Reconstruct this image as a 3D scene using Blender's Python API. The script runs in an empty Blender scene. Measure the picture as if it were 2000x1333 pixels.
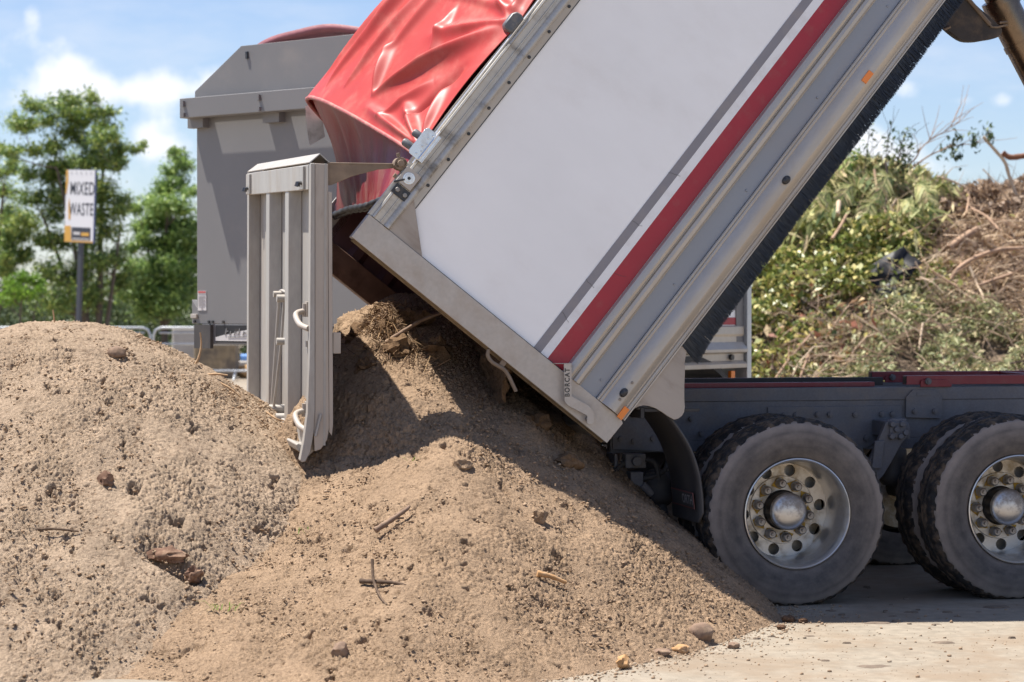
import bpy, bmesh, math, random
import numpy as np
from mathutils import Vector, Matrix, noise as mnoise

random.seed(7)
R = math.radians
scene = bpy.context.scene
C = scene.collection

# ------------------------------------------------------------------ camera
cam = bpy.data.cameras.new('camera')
cam.sensor_width = 36.0
cam.lens = 81.0
cam.clip_start = 0.1
cam.clip_end = 6000
cam.dof.use_dof = True
cam.dof.focus_distance = 12.25
cam.dof.aperture_fstop = 3.6
cam.dof.aperture_blades = 9
cam_o = bpy.data.objects.new('camera', cam)
C.objects.link(cam_o)
cam_o.location = (0, 0, 1.64)
cam_o.rotation_euler = (R(90 - 0.8976), 0, 0)
scene.camera = cam_o

# ------------------------------------------------------------------ light
SUN = Vector((-0.37, 0.11, 1.0)).normalized()
SUN_EL = math.asin(SUN.z)
SUN_AZ = math.atan2(SUN.x, SUN.y)
w = bpy.data.worlds.new('World')
scene.world = w
w.use_nodes = True
nt = w.node_tree
nt.nodes.clear()
def N(nt, t, **k):
    n = nt.nodes.new(t)
    for a, b in k.items():
        setattr(n, a, b)
    return n
def setin(nt, sock, v):
    if hasattr(v, 'bl_rna') and hasattr(v, 'is_output'):
        nt.links.new(v, sock)
    else:
        sock.default_value = v
def vmath(nt, op, a, b=None):
    n = N(nt, 'ShaderNodeVectorMath', operation=op)
    setin(nt, n.inputs[0], a)
    if b is not None:
        setin(nt, n.inputs[1], b)
    return n
def fmath(nt, op, a, b=None, clamp=False):
    n = N(nt, 'ShaderNodeMath', operation=op)
    n.use_clamp = clamp
    setin(nt, n.inputs[0], a)
    if b is not None:
        setin(nt, n.inputs[1], b)
    return n.outputs[0]
SKY_STRENGTH = 0.060
def build_world():
    out = N(nt, 'ShaderNodeOutputWorld')
    bg = N(nt, 'ShaderNodeBackground')
    sky = N(nt, 'ShaderNodeTexSky')
    sky.sky_type = 'NISHITA'
    sky.sun_disc = False
    sky.sun_elevation = SUN_EL
    sky.sun_rotation = SUN_AZ
    sky.altitude = 50
    sky.air_density = 1.0
    sky.dust_density = 0.15
    sky.ozone_density = 1.2
    tc = N(nt, 'ShaderNodeTexCoord')
    d = tc.outputs['Generated']
    sep = N(nt, 'ShaderNodeSeparateXYZ')
    nt.links.new(d, sep.inputs[0])
    # tangent-plane direction coordinates (azimuth slope, elevation slope)
    ax = fmath(nt, 'DIVIDE', sep.outputs[0], fmath(nt, 'MAXIMUM', sep.outputs[1], 0.05))
    az = fmath(nt, 'DIVIDE', sep.outputs[2], fmath(nt, 'MAXIMUM', sep.outputs[1], 0.05))
    comb = N(nt, 'ShaderNodeCombineXYZ')
    nt.links.new(ax, comb.inputs[0]); nt.links.new(az, comb.inputs[1])
    nz = N(nt, 'ShaderNodeTexNoise')
    nz.inputs['Scale'].default_value = 55
    nz.inputs['Detail'].default_value = 5
    nz.inputs['Roughness'].default_value = 0.55
    nt.links.new(comb.outputs[0], nz.inputs['Vector'])
    # cumulus: soft lobes standing in the direction of the photograph's clouds
    lobes = [(-.197,.093,.026,.010,1.0),(-.192,.103,.012,.009,1.0),(-.165,.092,.026,.008,.95),(-.135,.094,.026,.009,1.0),(-.116,.103,.014,.008,.95),(-.10,.096,.026,.008,.9),(-.075,.104,.026,.007,.75),(-.05,.111,.026,.006,.6),
             (-.212,.1155,.011,.006,.85),(-.2075,.125,.005,.006,.8),(-.195,.114,.007,.004,.6),(-.157,.072,.016,.009,1.0),(-.14,.066,.022,.008,.85),(-.215,.066,.018,.008,.7),(-.18,.055,.03,.009,.8),
             (.150,.074,.018,.010,1.0),(.16,.065,.026,.009,.85),(.170,.0935,.009,.005,.75),(.150,.060,.02,.009,.8),(.196,.0885,.014,.004,.65),(.214,.0885,.007,.004,.65),(.19,.058,.03,.006,.5),
             (-.30,.10,.09,.018,.9),(.34,.11,.1,.018,.9),(-.5,.18,.12,.03,.8),(.5,.2,.15,.03,.8)]
    tot = None
    for (x, y, rx, ry, s) in lobes:
        v = vmath(nt, 'SUBTRACT', comb.outputs[0], (x, y, 0))
        v = vmath(nt, 'MULTIPLY', v.outputs[0], (1/rx, 1/ry, 0))
        v = vmath(nt, 'DOT_PRODUCT', v.outputs[0], v.outputs[0])
        g = fmath(nt, 'MULTIPLY', fmath(nt, 'EXPONENT', fmath(nt, 'MULTIPLY', v.outputs['Value'], -1.0)), s)
        tot = g if tot is None else fmath(nt, 'ADD', tot, g)
    nn = fmath(nt, 'MULTIPLY', fmath(nt, 'SUBTRACT', nz.outputs['Fac'], 0.5), 2.3)
    m = fmath(nt, 'ADD', tot, fmath(nt, 'MULTIPLY', nn, fmath(nt, 'MINIMUM', fmath(nt, 'MULTIPLY', tot, 2.0), 1.0)))
    ramp = N(nt, 'ShaderNodeMapRange')
    ramp.interpolation_type = 'SMOOTHSTEP'
    ramp.inputs['From Min'].default_value = 0.50
    ramp.inputs['From Max'].default_value = 1.55
    ramp.inputs['To Max'].default_value = 0.93
    nt.links.new(m, ramp.inputs['Value'])
    # sparse cloud elsewhere in the sky
    mix = N(nt, 'ShaderNodeMix', data_type='RGBA')
    nt.links.new(ramp.outputs[0], mix.inputs['Factor'])
    tint = vmath(nt, 'MULTIPLY', sky.outputs[0], (.92, .98, 1.19))
    # thin high veil
    vm = N(nt, 'ShaderNodeMapping'); vm.inputs['Scale'].default_value = (7, 22, 1); nt.links.new(comb.outputs[0], vm.inputs[0])
    vn = N(nt, 'ShaderNodeTexNoise'); vn.inputs['Scale'].default_value = 1.0; vn.inputs['Detail'].default_value = 6; vn.inputs['Roughness'].default_value = .6
    nt.links.new(vm.outputs[0], vn.inputs['Vector'])
    vr = N(nt, 'ShaderNodeMapRange'); vr.interpolation_type = 'SMOOTHSTEP'
    vr.inputs['From Min'].default_value = .42; vr.inputs['From Max'].default_value = .78; vr.inputs['To Min'].default_value = .06; vr.inputs['To Max'].default_value = .5
    nt.links.new(vn.outputs['Fac'], vr.inputs[0])
    veil = N(nt, 'ShaderNodeMix', data_type='RGBA'); nt.links.new(vr.outputs[0], veil.inputs['Factor'])
    nt.links.new(tint.outputs[0], veil.inputs['A']); veil.inputs['B'].default_value = (7.6, 7.9, 8.6, 1)
    nt.links.new(veil.outputs['Result'], mix.inputs['A'])
    mix.inputs['B'].default_value = (9.0, 9.2, 9.7, 1)
    nt.links.new(mix.outputs['Result'], bg.inputs['Color'])
    bg.inputs['Strength'].default_value = SKY_STRENGTH
    nt.links.new(bg.outputs[0], out.inputs[0])
build_world()
sun = bpy.data.lights.new('sun', 'SUN')
sun.energy = 5.0
sun.angle = R(0.53)
sun.color = (1.0, 0.95, 0.87)
sun_o = bpy.data.objects.new('sun', sun)
C.objects.link(sun_o)
sun_o.rotation_euler = SUN.to_track_quat('Z', 'Y').to_euler()
scene.view_settings.view_transform = 'Standard'
scene.view_settings.look = 'None'
scene.view_settings.exposure = 1.0
scene.view_settings.gamma = 1.0

# ------------------------------------------------------------------ materials
def mat(name, col, rough=0.6, metal=0.0, var=0.0, vscale=6.0, dirt=None, dirt_amt=0.0, dscale=4.0, dlo=0.45, dhi=0.7,
        bump=0.0, bscale=60.0, bdist=0.004, spec=0.5, coat=0.0, trans=0.0, stretch=(1, 1, 1), island=None, rvar=0.0, detail=6.0, fine=0.0):
    m = bpy.data.materials.new(name)
    m.use_nodes = True
    t = m.node_tree
    b = t.nodes['Principled BSDF']
    b.inputs['Roughness'].default_value = rough
    b.inputs['Metallic'].default_value = metal
    b.inputs['Specular IOR Level'].default_value = spec
    if coat:
        b.inputs['Coat Weight'].default_value = coat
        b.inputs['Coat Roughness'].default_value = 0.12
    tc = N(t, 'ShaderNodeTexCoord')
    mp = N(t, 'ShaderNodeMapping')
    mp.inputs['Scale'].default_value = stretch
    t.links.new(tc.outputs['Object'], mp.inputs[0])
    def noise(scale, det=detail, ro=0.6):
        n = N(t, 'ShaderNodeTexNoise')
        n.inputs['Scale'].default_value = scale
        n.inputs['Detail'].default_value = det
        n.inputs['Roughness'].default_value = ro
        t.links.new(mp.outputs[0], n.inputs['Vector'])
        return n.outputs['Fac']
    cur = None
    c4 = tuple(col) + (1,)
    if island:
        gi = N(t, 'ShaderNodeNewGeometry')
        cr = N(t, 'ShaderNodeValToRGB')
        el = cr.color_ramp.elements
        n_ = len(island)
        el[0].position = 0; el[0].color = tuple(island[0]) + (1,)
        el[1].position = 1; el[1].color = tuple(island[-1]) + (1,)
        for i in range(1, n_ - 1):
            e = el.new(i / (n_ - 1)); e.color = tuple(island[i]) + (1,)
        t.links.new(gi.outputs['Random Per Island'], cr.inputs[0])
        cur = cr.outputs[0]
    if var:
        mr = N(t, 'ShaderNodeMapRange')
        mr.inputs['From Min'].default_value = 0.3
        mr.inputs['From Max'].default_value = 0.7
        mr.inputs['To Min'].default_value = 1 - var
        mr.inputs['To Max'].default_value = 1 + var
        t.links.new(noise(vscale), mr.inputs[0])
        v = vmath(t, 'SCALE', cur if cur is not None else tuple(col))
        t.links.new(mr.outputs[0], v.inputs['Scale'])
        cur = v.outputs[0]
    if fine:
        mr = N(t, 'ShaderNodeMapRange')
        mr.inputs['From Min'].default_value = 0.3
        mr.inputs['From Max'].default_value = 0.7
        mr.inputs['To Min'].default_value = 1 - fine
        mr.inputs['To Max'].default_value = 1 + fine
        t.links.new(noise(vscale * 14, 3), mr.inputs[0])
        v = vmath(t, 'SCALE', cur if cur is not None else tuple(col))
        t.links.new(mr.outputs[0], v.inputs['Scale'])
        cur = v.outputs[0]
    if dirt is not None:
        mr = N(t, 'ShaderNodeMapRange')
        mr.interpolation_type = 'SMOOTHSTEP'
        mr.inputs['From Min'].default_value = dlo
        mr.inputs['From Max'].default_value = dhi
        mr.inputs['To Max'].default_value = dirt_amt
        t.links.new(noise(dscale, 8, 0.65), mr.inputs[0])
        mx = N(t, 'ShaderNodeMix', data_type='RGBA')
        t.links.new(mr.outputs[0], mx.inputs['Factor'])
        setin(t, mx.inputs['A'], cur if cur is not None else c4)
        mx.inputs['B'].default_value = tuple(dirt) + (1,)
        cur = mx.outputs['Result']
        mr2 = N(t, 'ShaderNodeMapRange')
        mr2.inputs['To Min'].default_value = rough
        mr2.inputs['To Max'].default_value = min(1, rough + 0.35)
        t.links.new(mr.outputs[0], mr2.inputs[0])
        t.links.new(mr2.outputs[0], b.inputs['Roughness'])
    if cur is None:
        b.inputs['Base Color'].default_value = c4
    else:
        t.links.new(cur, b.inputs['Base Color'])
    if bump:
        bp_ = N(t, 'ShaderNodeBump')
        bp_.inputs['Strength'].default_value = bump
        bp_.inputs['Distance'].default_value = bdist
        t.links.new(noise(bscale, 5, 0.65), bp_.inputs['Height'])
        t.links.new(bp_.outputs[0], b.inputs['Normal'])
    if trans:
        out = t.nodes['Material Output']
        tr = N(t, 'ShaderNodeBsdfTranslucent')
        if cur is None:
            tr.inputs[0].default_value = c4
        else:
            t.links.new(cur, tr.inputs[0])
        ms = N(t, 'ShaderNodeMixShader')
        ms.inputs[0].default_value = trans
        t.links.new(b.outputs[0], ms.inputs[1])
        t.links.new(tr.outputs[0], ms.inputs[2])
        t.links.new(ms.outputs[0], out.inputs['Surface'])
    return m

DUST = (.30, .23, .165)
M = {}
M['white'] = mat('white_paint', (.90, .90, .905), .36, var=.04, vscale=1.6, dirt=(.62, .58, .54), dirt_amt=.4, dscale=2.2, dlo=.45, dhi=.9, stretch=(1, 1, .6), bump=.05, bscale=90)
M['white_line'] = mat('white_vinyl', (.82, .82, .84), .4, dirt=(.5, .46, .44), dirt_amt=.3, dscale=9)
M['red_line'] = mat('red_vinyl', (.36, .018, .035), .35, var=.06, dirt=(.3, .13, .11), dirt_amt=.35, dscale=10, dlo=.5, dhi=.75)
M['grey_line'] = mat('grey_vinyl', (.24, .23, .255), .4, var=.05, dirt=(.34, .3, .28), dirt_amt=.35, dscale=9)
M['alu'] = mat('dusty_aluminium', (.47, .43, .39), .42, .35, var=.10, vscale=3, dirt=(.40, .32, .24), dirt_amt=.6, dscale=3.2, dlo=.42, dhi=.72, bump=.06, bscale=45, fine=.06)
M['alu_rail'] = mat('rail_aluminium', (.48, .44, .39), .40, .4, var=.08, vscale=2, dirt=(.45, .36, .26), dirt_amt=.55, dscale=4, dlo=.42, dhi=.75, stretch=(.25, 1, 1), bump=.04, bscale=60, fine=.05)
M['alu_dirty'] = mat('grimy_aluminium', (.52, .49, .44), .45, .5, var=.15, vscale=5, dirt=(.09, .075, .06), dirt_amt=.85, dscale=5, dlo=.47, dhi=.72, bump=.1, bscale=50, stretch=(1, 1, .35))
M['alu_bright'] = mat('bright_aluminium', (.75, .76, .78), .25, .9, var=.06, dirt=(.45, .4, .34), dirt_amt=.4, dscale=14)
M['brownedge'] = mat('rust_dust_edge', (.24, .17, .095), .7, .2, var=.2, vscale=12, dirt=(.08, .06, .04), dirt_amt=.6, dscale=18, bump=.2)
M['gate'] = mat('tailgate_aluminium', (.37, .35, .325), .48, .2, var=.08, vscale=3, dirt=(.30, .25, .20), dirt_amt=.6, dscale=3.5, dlo=.42, dhi=.75, stretch=(1, 1, .35), bump=.07, bscale=50, fine=.07)
M['gate_side'] = mat('tailgate_side', (.40, .35, .305), .5, .25, var=.10, vscale=4, dirt=(.25, .20, .16), dirt_amt=.6, dscale=6, dlo=.48, dhi=.72, stretch=(1, 1, .3), bump=.1, bscale=60)
M['arm'] = mat('dusty_steel_arm', (.21, .155, .11), .75, .1, var=.15, vscale=10, dirt=(.33, .25, .18), dirt_amt=.6, dscale=9, bump=.2)
M['steel'] = mat('worn_steel', (.30, .28, .26), .4, .7, var=.2, vscale=20, dirt=(.16, .10, .06), dirt_amt=.6, dscale=25)
M['inner'] = mat('maroon_liner', (.115, .05, .058), .42, .2, var=.25, vscale=4, dirt=(.13, .07, .055), dirt_amt=.6, dscale=4, dlo=.4, dhi=.7)
M['inner_post'] = mat('rusty_liner_post', (.20, .115, .08), .6, .15, var=.2, vscale=5, dirt=(.09, .05, .035), dirt_amt=.6, dscale=6)
M['brush'] = mat('black_bristle', (.012, .013, .018), .33, spec=.6)
M['bolt_dark'] = mat('dark_plastic', (.022, .024, .03), .3, var=.1, dirt=(.2, .17, .14), dirt_amt=.35, dscale=30)
M['roller'] = mat('grey_plastic_roller', (.10, .105, .115), .4, var=.1, dirt=(.3, .26, .22), dirt_amt=.5, dscale=22)
M['amber'] = mat('amber_reflector', (.85, .23, .02), .25, spec=.7)
M['red_lens'] = mat('red_lens', (.75, .03, .012), .2, spec=.8)
M['tarp'] = mat('red_pvc', (.40, .034, .026), .47, var=.08, vscale=2.5, dirt=(.50, .17, .13), dirt_amt=.5, dscale=4.5, dlo=.45, dhi=.78, trans=.05, bump=.06, bscale=35)
M['tarp_in'] = mat('red_pvc_dusty', (.26, .012, .018), .42, var=.2, vscale=3, dirt=(.34, .19, .15), dirt_amt=.7, dscale=3.5, dlo=.42, dhi=.7, stretch=(1, 2.2, .5), trans=.22)
M['webbing'] = mat('grey_webbing', (.55, .52, .46), .75, var=.12, dirt=(.2, .17, .13), dirt_amt=.5, dscale=14)
M['rubber'] = mat('black_rubber', (.018, .018, .021), .55, var=.2, dirt=(.22, .17, .13), dirt_amt=.22, dscale=12, dlo=.55)
M['flap'] = mat('rubber_flap', (.055, .052, .053), .55, var=.12, dirt=(.17, .145, .12), dirt_amt=.5, dscale=5, dlo=.4, dhi=.8, stretch=(1, 1, .4))
M['frame'] = mat('dusty_chassis_grey', (.125, .125, .138), .7, var=.12, vscale=6, dirt=(.20, .165, .135), dirt_amt=.55, dscale=7, dlo=.38, dhi=.75, bump=.12, bscale=80, fine=.12)
M['frame_dark'] = mat('dark_chassis', (.038, .036, .037), .7, var=.2, dirt=(.10, .08, .062), dirt_amt=.5, dscale=9)
M['red_steel'] = mat('red_subframe', (.20, .014, .024), .42, var=.12, vscale=8, dirt=(.16, .10, .085), dirt_amt=.45, dscale=8)
M['sidewall'] = mat('dusty_sidewall', (.085, .080, .080), .78, var=.16, vscale=6, dirt=(.27, .235, .21), dirt_amt=.75, dscale=5, dlo=.36, dhi=.72, bump=.10, bscale=140, fine=.10)
M['tread'] = mat('muddy_tread', (.016, .015, .015), .8, var=.3, vscale=14, dirt=(.13, .092, .062), dirt_amt=.9, dscale=13, dlo=.44, dhi=.62, bump=.7, bscale=55, bdist=.012)
M['rim'] = mat('polished_rim', (.70, .69, .68), .28, .80, var=.06, dirt=(.46, .40, .30), dirt_amt=.6, dscale=6, dlo=.42, dhi=.68, bump=.04, bscale=60)
M['rim_disc'] = mat('dirty_rim_disc', (.60, .56, .50), .40, .6, var=.10, vscale=9, dirt=(.34, .25, .13), dirt_amt=.85, dscale=8, dlo=.42, dhi=.68, bump=.1, bscale=70)
M['hubcap'] = mat('chrome_hub_cap', (.52, .515, .52), .30, .9, var=.08, vscale=8, dirt=(.27, .23, .20), dirt_amt=.85, dscale=9, dlo=.46, dhi=.64, bump=.03, bscale=40)
M['hub'] = mat('greasy_hub', (.03, .027, .026), .4, .3, dirt=(.12, .09, .06), dirt_amt=.5, dscale=20)
M['yellow'] = mat('yellow_nut_marker', (.52, .30, .015), .5, dirt=(.12, .085, .05), dirt_amt=.75, dscale=25, dlo=.4, dhi=.6)
M['label_red'] = mat('faded_red_print', (.20, .075, .07), .6, var=.1)
M['label_grey'] = mat('faded_grey_print', (.34, .32, .31), .6, var=.1)
M['decal_white'] = mat('decal_white', (.60, .58, .57), .55, var=.05)
M['decal_red'] = mat('decal_red', (.50, .10, .10), .55)
M['decal_line'] = mat('decal_print', (.36, .33, .33), .55)
M['trailer_grey'] = mat('grey_trailer_sheet', (.205, .20, .20), .5, .15, var=.05, vscale=1.2, dirt=(.33, .30, .275), dirt_amt=.4, dscale=2.6, dlo=.50, dhi=.8, bump=.03, bscale=20)
M['trailer_dark'] = mat('grey_trailer_trim', (.20, .195, .195), .5, .2, var=.08)
M['tarp_old'] = mat('faded_maroon_tarp', (.22, .075, .09), .6, var=.15, vscale=6, bump=.3, bscale=14, bdist=.02)
M['galv'] = mat('galvanised_tube', (.50, .52, .54), .4, .6, var=.1)
M['concrete'] = mat('concrete_block', (.42, .39, .35), .9, var=.15, vscale=3, bump=.3, bscale=15, bdist=.02)
M['concrete_dark'] = mat('stained_block', (.30, .235, .15), .9, var=.35, vscale=2.4, dirt=(.09, .08, .075), dirt_amt=.8, dscale=2.2, dlo=.42, dhi=.6, bump=.4, bscale=12, bdist=.02)
M['boulder'] = mat('ochre_boulder', (.42, .25, .11), .9, var=.2, vscale=4)
M['blue_pipe'] = mat('blue_pipe', (.12, .27, .60), .5)
M['sign_white'] = mat('sign_white', (.78, .78, .80), .45)
M['sign_yellow'] = mat('sign_yellow', (.68, .38, .075), .45)
M['sign_dark'] = mat('sign_charcoal', (.05, .055, .07), .45)
M['sign_back'] = mat('sign_edge', (.08, .11, .25), .5)
M['pole'] = mat('grey_sign_post', (.07, .075, .09), .45, .4)
M['hyd'] = mat('hoist_steel', (.22, .165, .12), .26, .9, var=.2, vscale=12, dirt=(.05, .04, .032), dirt_amt=.6, dscale=6)
M['chute'] = mat('dirty_rubber_guard', (.045, .038, .036), .7, var=.25, vscale=9, dirt=(.19, .14, .10), dirt_amt=.5, dscale=10, bump=.3)

# tyre sidewall: dust lies in rings and scuffs round the wheel
def sidewall_material(m):
    t = m.node_tree; b = t.nodes['Principled BSDF']
    tc = N(t, 'ShaderNodeTexCoord'); sp = N(t, 'ShaderNodeSeparateXYZ'); t.links.new(tc.outputs['Object'], sp.inputs[0])
    r = fmath(t, 'SQRT', fmath(t, 'ADD', fmath(t, 'MULTIPLY', sp.outputs[0], sp.outputs[0]), fmath(t, 'MULTIPLY', sp.outputs[2], sp.outputs[2])))
    def nz(kr, ka, det):
        c = N(t, 'ShaderNodeCombineXYZ')
        t.links.new(fmath(t, 'MULTIPLY', r, kr), c.inputs[0])
        t.links.new(fmath(t, 'MULTIPLY', fmath(t, 'DIVIDE', sp.outputs[0], r), ka), c.inputs[1])
        t.links.new(fmath(t, 'MULTIPLY', fmath(t, 'DIVIDE', sp.outputs[2], r), ka), c.inputs[2])
        n = N(t, 'ShaderNodeTexNoise'); n.inputs['Scale'].default_value = 1; n.inputs['Detail'].default_value = det; n.inputs['Roughness'].default_value = .65
        t.links.new(c.outputs[0], n.inputs['Vector']); return n.outputs['Fac']
    ni = N(t, 'ShaderNodeTexNoise'); ni.inputs['Scale'].default_value = 9; ni.inputs['Detail'].default_value = 9; ni.inputs['Roughness'].default_value = .68
    t.links.new(tc.outputs['Object'], ni.inputs['Vector']); iso = ni.outputs['Fac']
    rr = N(t, 'ShaderNodeValToRGB'); el = rr.color_ramp.elements
    mr = N(t, 'ShaderNodeMapRange'); mr.inputs['From Min'].default_value = .30; mr.inputs['From Max'].default_value = .51; t.links.new(r, mr.inputs[0])
    t.links.new(mr.outputs[0], rr.inputs[0])
    st = [(0, .45), (.12, .30), (.30, .22), (.5, .30), (.62, .42), (.70, .36), (.80, .72), (.90, .85), (1.0, .40)]
    el[0].position = 0; el[0].color = (st[0][1],) * 3 + (1,); el[1].position = 1; el[1].color = (st[-1][1],) * 3 + (1,)
    for p, v in st[1:-1]:
        e = el.new(p); e.color = (v, v, v, 1)
    a = fmath(t, 'ADD', rr.outputs[0], fmath(t, 'MULTIPLY', fmath(t, 'SUBTRACT', nz(20, 1.6, 4), .5), .55))
    a = fmath(t, 'ADD', a, fmath(t, 'MULTIPLY', fmath(t, 'SUBTRACT', iso, .5), 1.0), True)
    mx = N(t, 'ShaderNodeMix', data_type='RGBA')
    t.links.new(a, mx.inputs['Factor'])
    mx.inputs['A'].default_value = (.050, .046, .046, 1); mx.inputs['B'].default_value = (.27, .228, .20, 1)
    for l in list(b.inputs['Base Color'].links): t.links.remove(l)
    t.links.new(mx.outputs['Result'], b.inputs['Base Color'])
sidewall_material(M['sidewall'])
# ------------------------------------------------------------------ helpers
class MB:
    def __init__(s):
        s.v = []; s.f = []; s.mi = []
    def add(s, vs, fs, mi=0):
        o = len(s.v)
        s.v += [tuple(p) for p in vs]
        s.f += [tuple(i + o for i in f) for f in fs]
        s.mi += [mi] * len(fs)
        return s
    def box(s, x0, x1, y0, y1, z0, z1, mi=0, mx=None):
        vs = [(x, y, z) for x in (x0, x1) for y in (y0, y1) for z in (z0, z1)]
        if mx is not None:
            vs = [tuple(mx @ Vector(p)) for p in vs]
        return s.add(vs, [(0, 1, 3, 2), (4, 6, 7, 5), (0, 4, 5, 1), (2, 3, 7, 6), (0, 2, 6, 4), (1, 5, 7, 3)], mi)
    def prism(s, poly, y0, y1, mi=0, axis='y'):
        n = len(poly)
        if axis == 'y':
            vs = [(a, y0, b) for a, b in poly] + [(a, y1, b) for a, b in poly]
        elif axis == 'x':
            vs = [(y0, a, b) for a, b in poly] + [(y1, a, b) for a, b in poly]
        else:
            vs = [(a, b, y0) for a, b in poly] + [(a, b, y1) for a, b in poly]
        fs = [tuple(range(n)), tuple(range(2 * n - 1, n - 1, -1))]
        fs += [(i, (i + 1) % n, n + (i + 1) % n, n + i) for i in range(n)]
        return s.add(vs, fs, mi)
    def tube(s, pts, r, n=8, mi=0, caps=True):
        pts = [Vector(p) for p in pts]
        k = len(pts)
        rs = r if isinstance(r, (list, tuple)) else [r] * k
        vs = []; up = None
        for i, p in enumerate(pts):
            t = (pts[min(i + 1, k - 1)] - pts[max(i - 1, 0)])
            t = t.normalized() if t.length > 1e-9 else Vector((0, 0, 1))
            if up is None:
                up = t.orthogonal().normalized()
            up = (up - t * up.dot(t))
            up = up.normalized() if up.length > 1e-6 else t.orthogonal().normalized()
            sd = t.cross(up)
            for j in range(n):
                a = 2 * math.pi * j / n
                vs.append(p + (up * math.cos(a) + sd * math.sin(a)) * rs[i])
        fs = [(i * n + j, i * n + (j + 1) % n, (i + 1) * n + (j + 1) % n, (i + 1) * n + j) for i in range(k - 1) for j in range(n)]
        if caps:
            fs += [tuple(range(n - 1, -1, -1)), tuple((k - 1) * n + j for j in range(n))]
        return s.add(vs, fs, mi)
    def lathe(s, prof, n=48, c=(0, 0, 0), mi=0, closed=False, mis=None):
        k = len(prof); vs = []
        for i in range(n):
            a = 2 * math.pi * i / n
            for r, y in prof:
                vs.append((c[0] + r * math.cos(a), c[1] + y, c[2] + r * math.sin(a)))
        o = len(s.v)
        s.v += vs
        for i in range(n):
            for j in range(k - 1 if not closed else k):
                j2 = (j + 1) % k; i2 = (i + 1) % n
                s.f.append((o + i * k + j, o + i2 * k + j, o + i2 * k + j2, o + i * k + j2))
                s.mi.append(mis[j] if mis else mi)
        return s
    def build(s, name, mats, parent=None, bevel=0.0, smooth=None, loc=None, rot=None, recalc=True, segs=2):
        me = bpy.data.meshes.new(name)
        me.from_pydata(s.v, [], s.f)
        mats = mats if isinstance(mats, (list, tuple)) else [mats]
        for m in mats:
            me.materials.append(m)
        if len(mats) > 1:
            me.polygons.foreach_set('material_index', s.mi)
        if recalc:
            bm = bmesh.new(); bm.from_mesh(me)
            bmesh.ops.recalc_face_normals(bm, faces=bm.faces)
            bm.to_mesh(me); bm.free()
        if smooth is not None:
            me.shade_smooth()
            me.set_sharp_from_angle(angle=R(smooth))
        o = bpy.data.objects.new(name, me)
        C.objects.link(o)
        if parent is not None:
            o.parent = parent
        if loc is not None:
            o.location = loc
        if rot is not None:
            o.rotation_euler = rot
        if bevel:
            b = o.modifiers.new('edge', 'BEVEL')
            b.width = bevel; b.segments = segs; b.limit_method = 'ANGLE'; b.angle_limit = R(40)
            if smooth is None:
                me.shade_smooth(); me.set_sharp_from_angle(angle=R(30))
                b.harden_normals = True
        return o
def empty(name, loc=(0, 0, 0), rot=(0, 0, 0)):
    o = bpy.data.objects.new(name, None)
    C.objects.link(o)
    o.location = loc; o.rotation_euler = rot
    o.empty_display_size = 0.2
    return o
def tag(o, label=None, cat=None, group=None, kind=None):
    if label: o['label'] = label
    if cat: o['category'] = cat
    if group: o['group'] = group
    if kind: o['kind'] = kind
    return o
def copy_to(o, parent=None, loc=None, rot=None):
    c = o.copy(); C.objects.link(c)
    if parent is not None: c.parent = parent
    if loc is not None: c.location = loc
    if rot is not None: c.rotation_euler = rot
    for ch in list(o.children):
        copy_to(ch, c)
    return c
def smoothpath(pts, n=6):
    P = [Vector(p) for p in pts]
    out = []
    for i in range(len(P) - 1):
        p0 = P[max(i - 1, 0)]; p1 = P[i]; p2 = P[i + 1]; p3 = P[min(i + 2, len(P) - 1)]
        for k in range(n):
            t = k / n
            out.append(0.5 * ((2 * p1) + (p2 - p0) * t + (2 * p0 - 5 * p1 + 4 * p2 - p3) * t * t + (3 * p1 - p0 - 3 * p2 + p3) * t ** 3))
    out.append(P[-1])
    return out
def text_mesh(txt, size, depth=0.0, bold=0.0, spacing=1.0):
    cu = bpy.data.curves.new('t', 'FONT')
    cu.body = txt; cu.size = size; cu.extrude = depth; cu.offset = bold
    cu.align_x = 'CENTER'; cu.align_y = 'CENTER'; cu.space_character = spacing
    o = bpy.data.objects.new('t', cu)
    C.objects.link(o)
    dg = bpy.context.evaluated_depsgraph_get()
    me = bpy.data.meshes.new_from_object(o.evaluated_get(dg))
    bpy.data.objects.remove(o); bpy.data.curves.remove(cu)
    return me
def text_obj(name, txt, size, m, parent, loc, rot, depth=0.0, bold=0.0, scale=(1, 1, 1), spacing=1.0):
    me = text_mesh(txt, size, depth, bold, spacing)
    me.materials.clear(); me.materials.append(m); me.name = name
    o = bpy.data.objects.new(name, me)
    C.objects.link(o); o.parent = parent; o.location = loc; o.rotation_euler = rot; o.scale = scale
    return o

# ------------------------------------------------------------------ tipper truck
PSI = R(12.5)
truck = empty('tipper_truck', (1.5549, 12.53, 0), (0, 0, PSI))
tag(truck, 'white tipper truck with red stripe, its body tilted high and tailgate open over the soil', 'truck')
WF = 2.30                                  # body width (near side y = 0, far side y = WF)
BL = 4.8                                   # body length

# --- body: floor, side walls, front wall (origin at the lower rear corner of the near side)
m = MB()
m.box(.14, BL, .028, .045, .42, 1.60)                                  # near side sheet
m.box(.14, BL, .045, WF - .045, .10, .16, 1)                             # floor
m.box(BL - .06, BL, .045, WF - .045, .16, 1.70)                          # front wall
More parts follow.
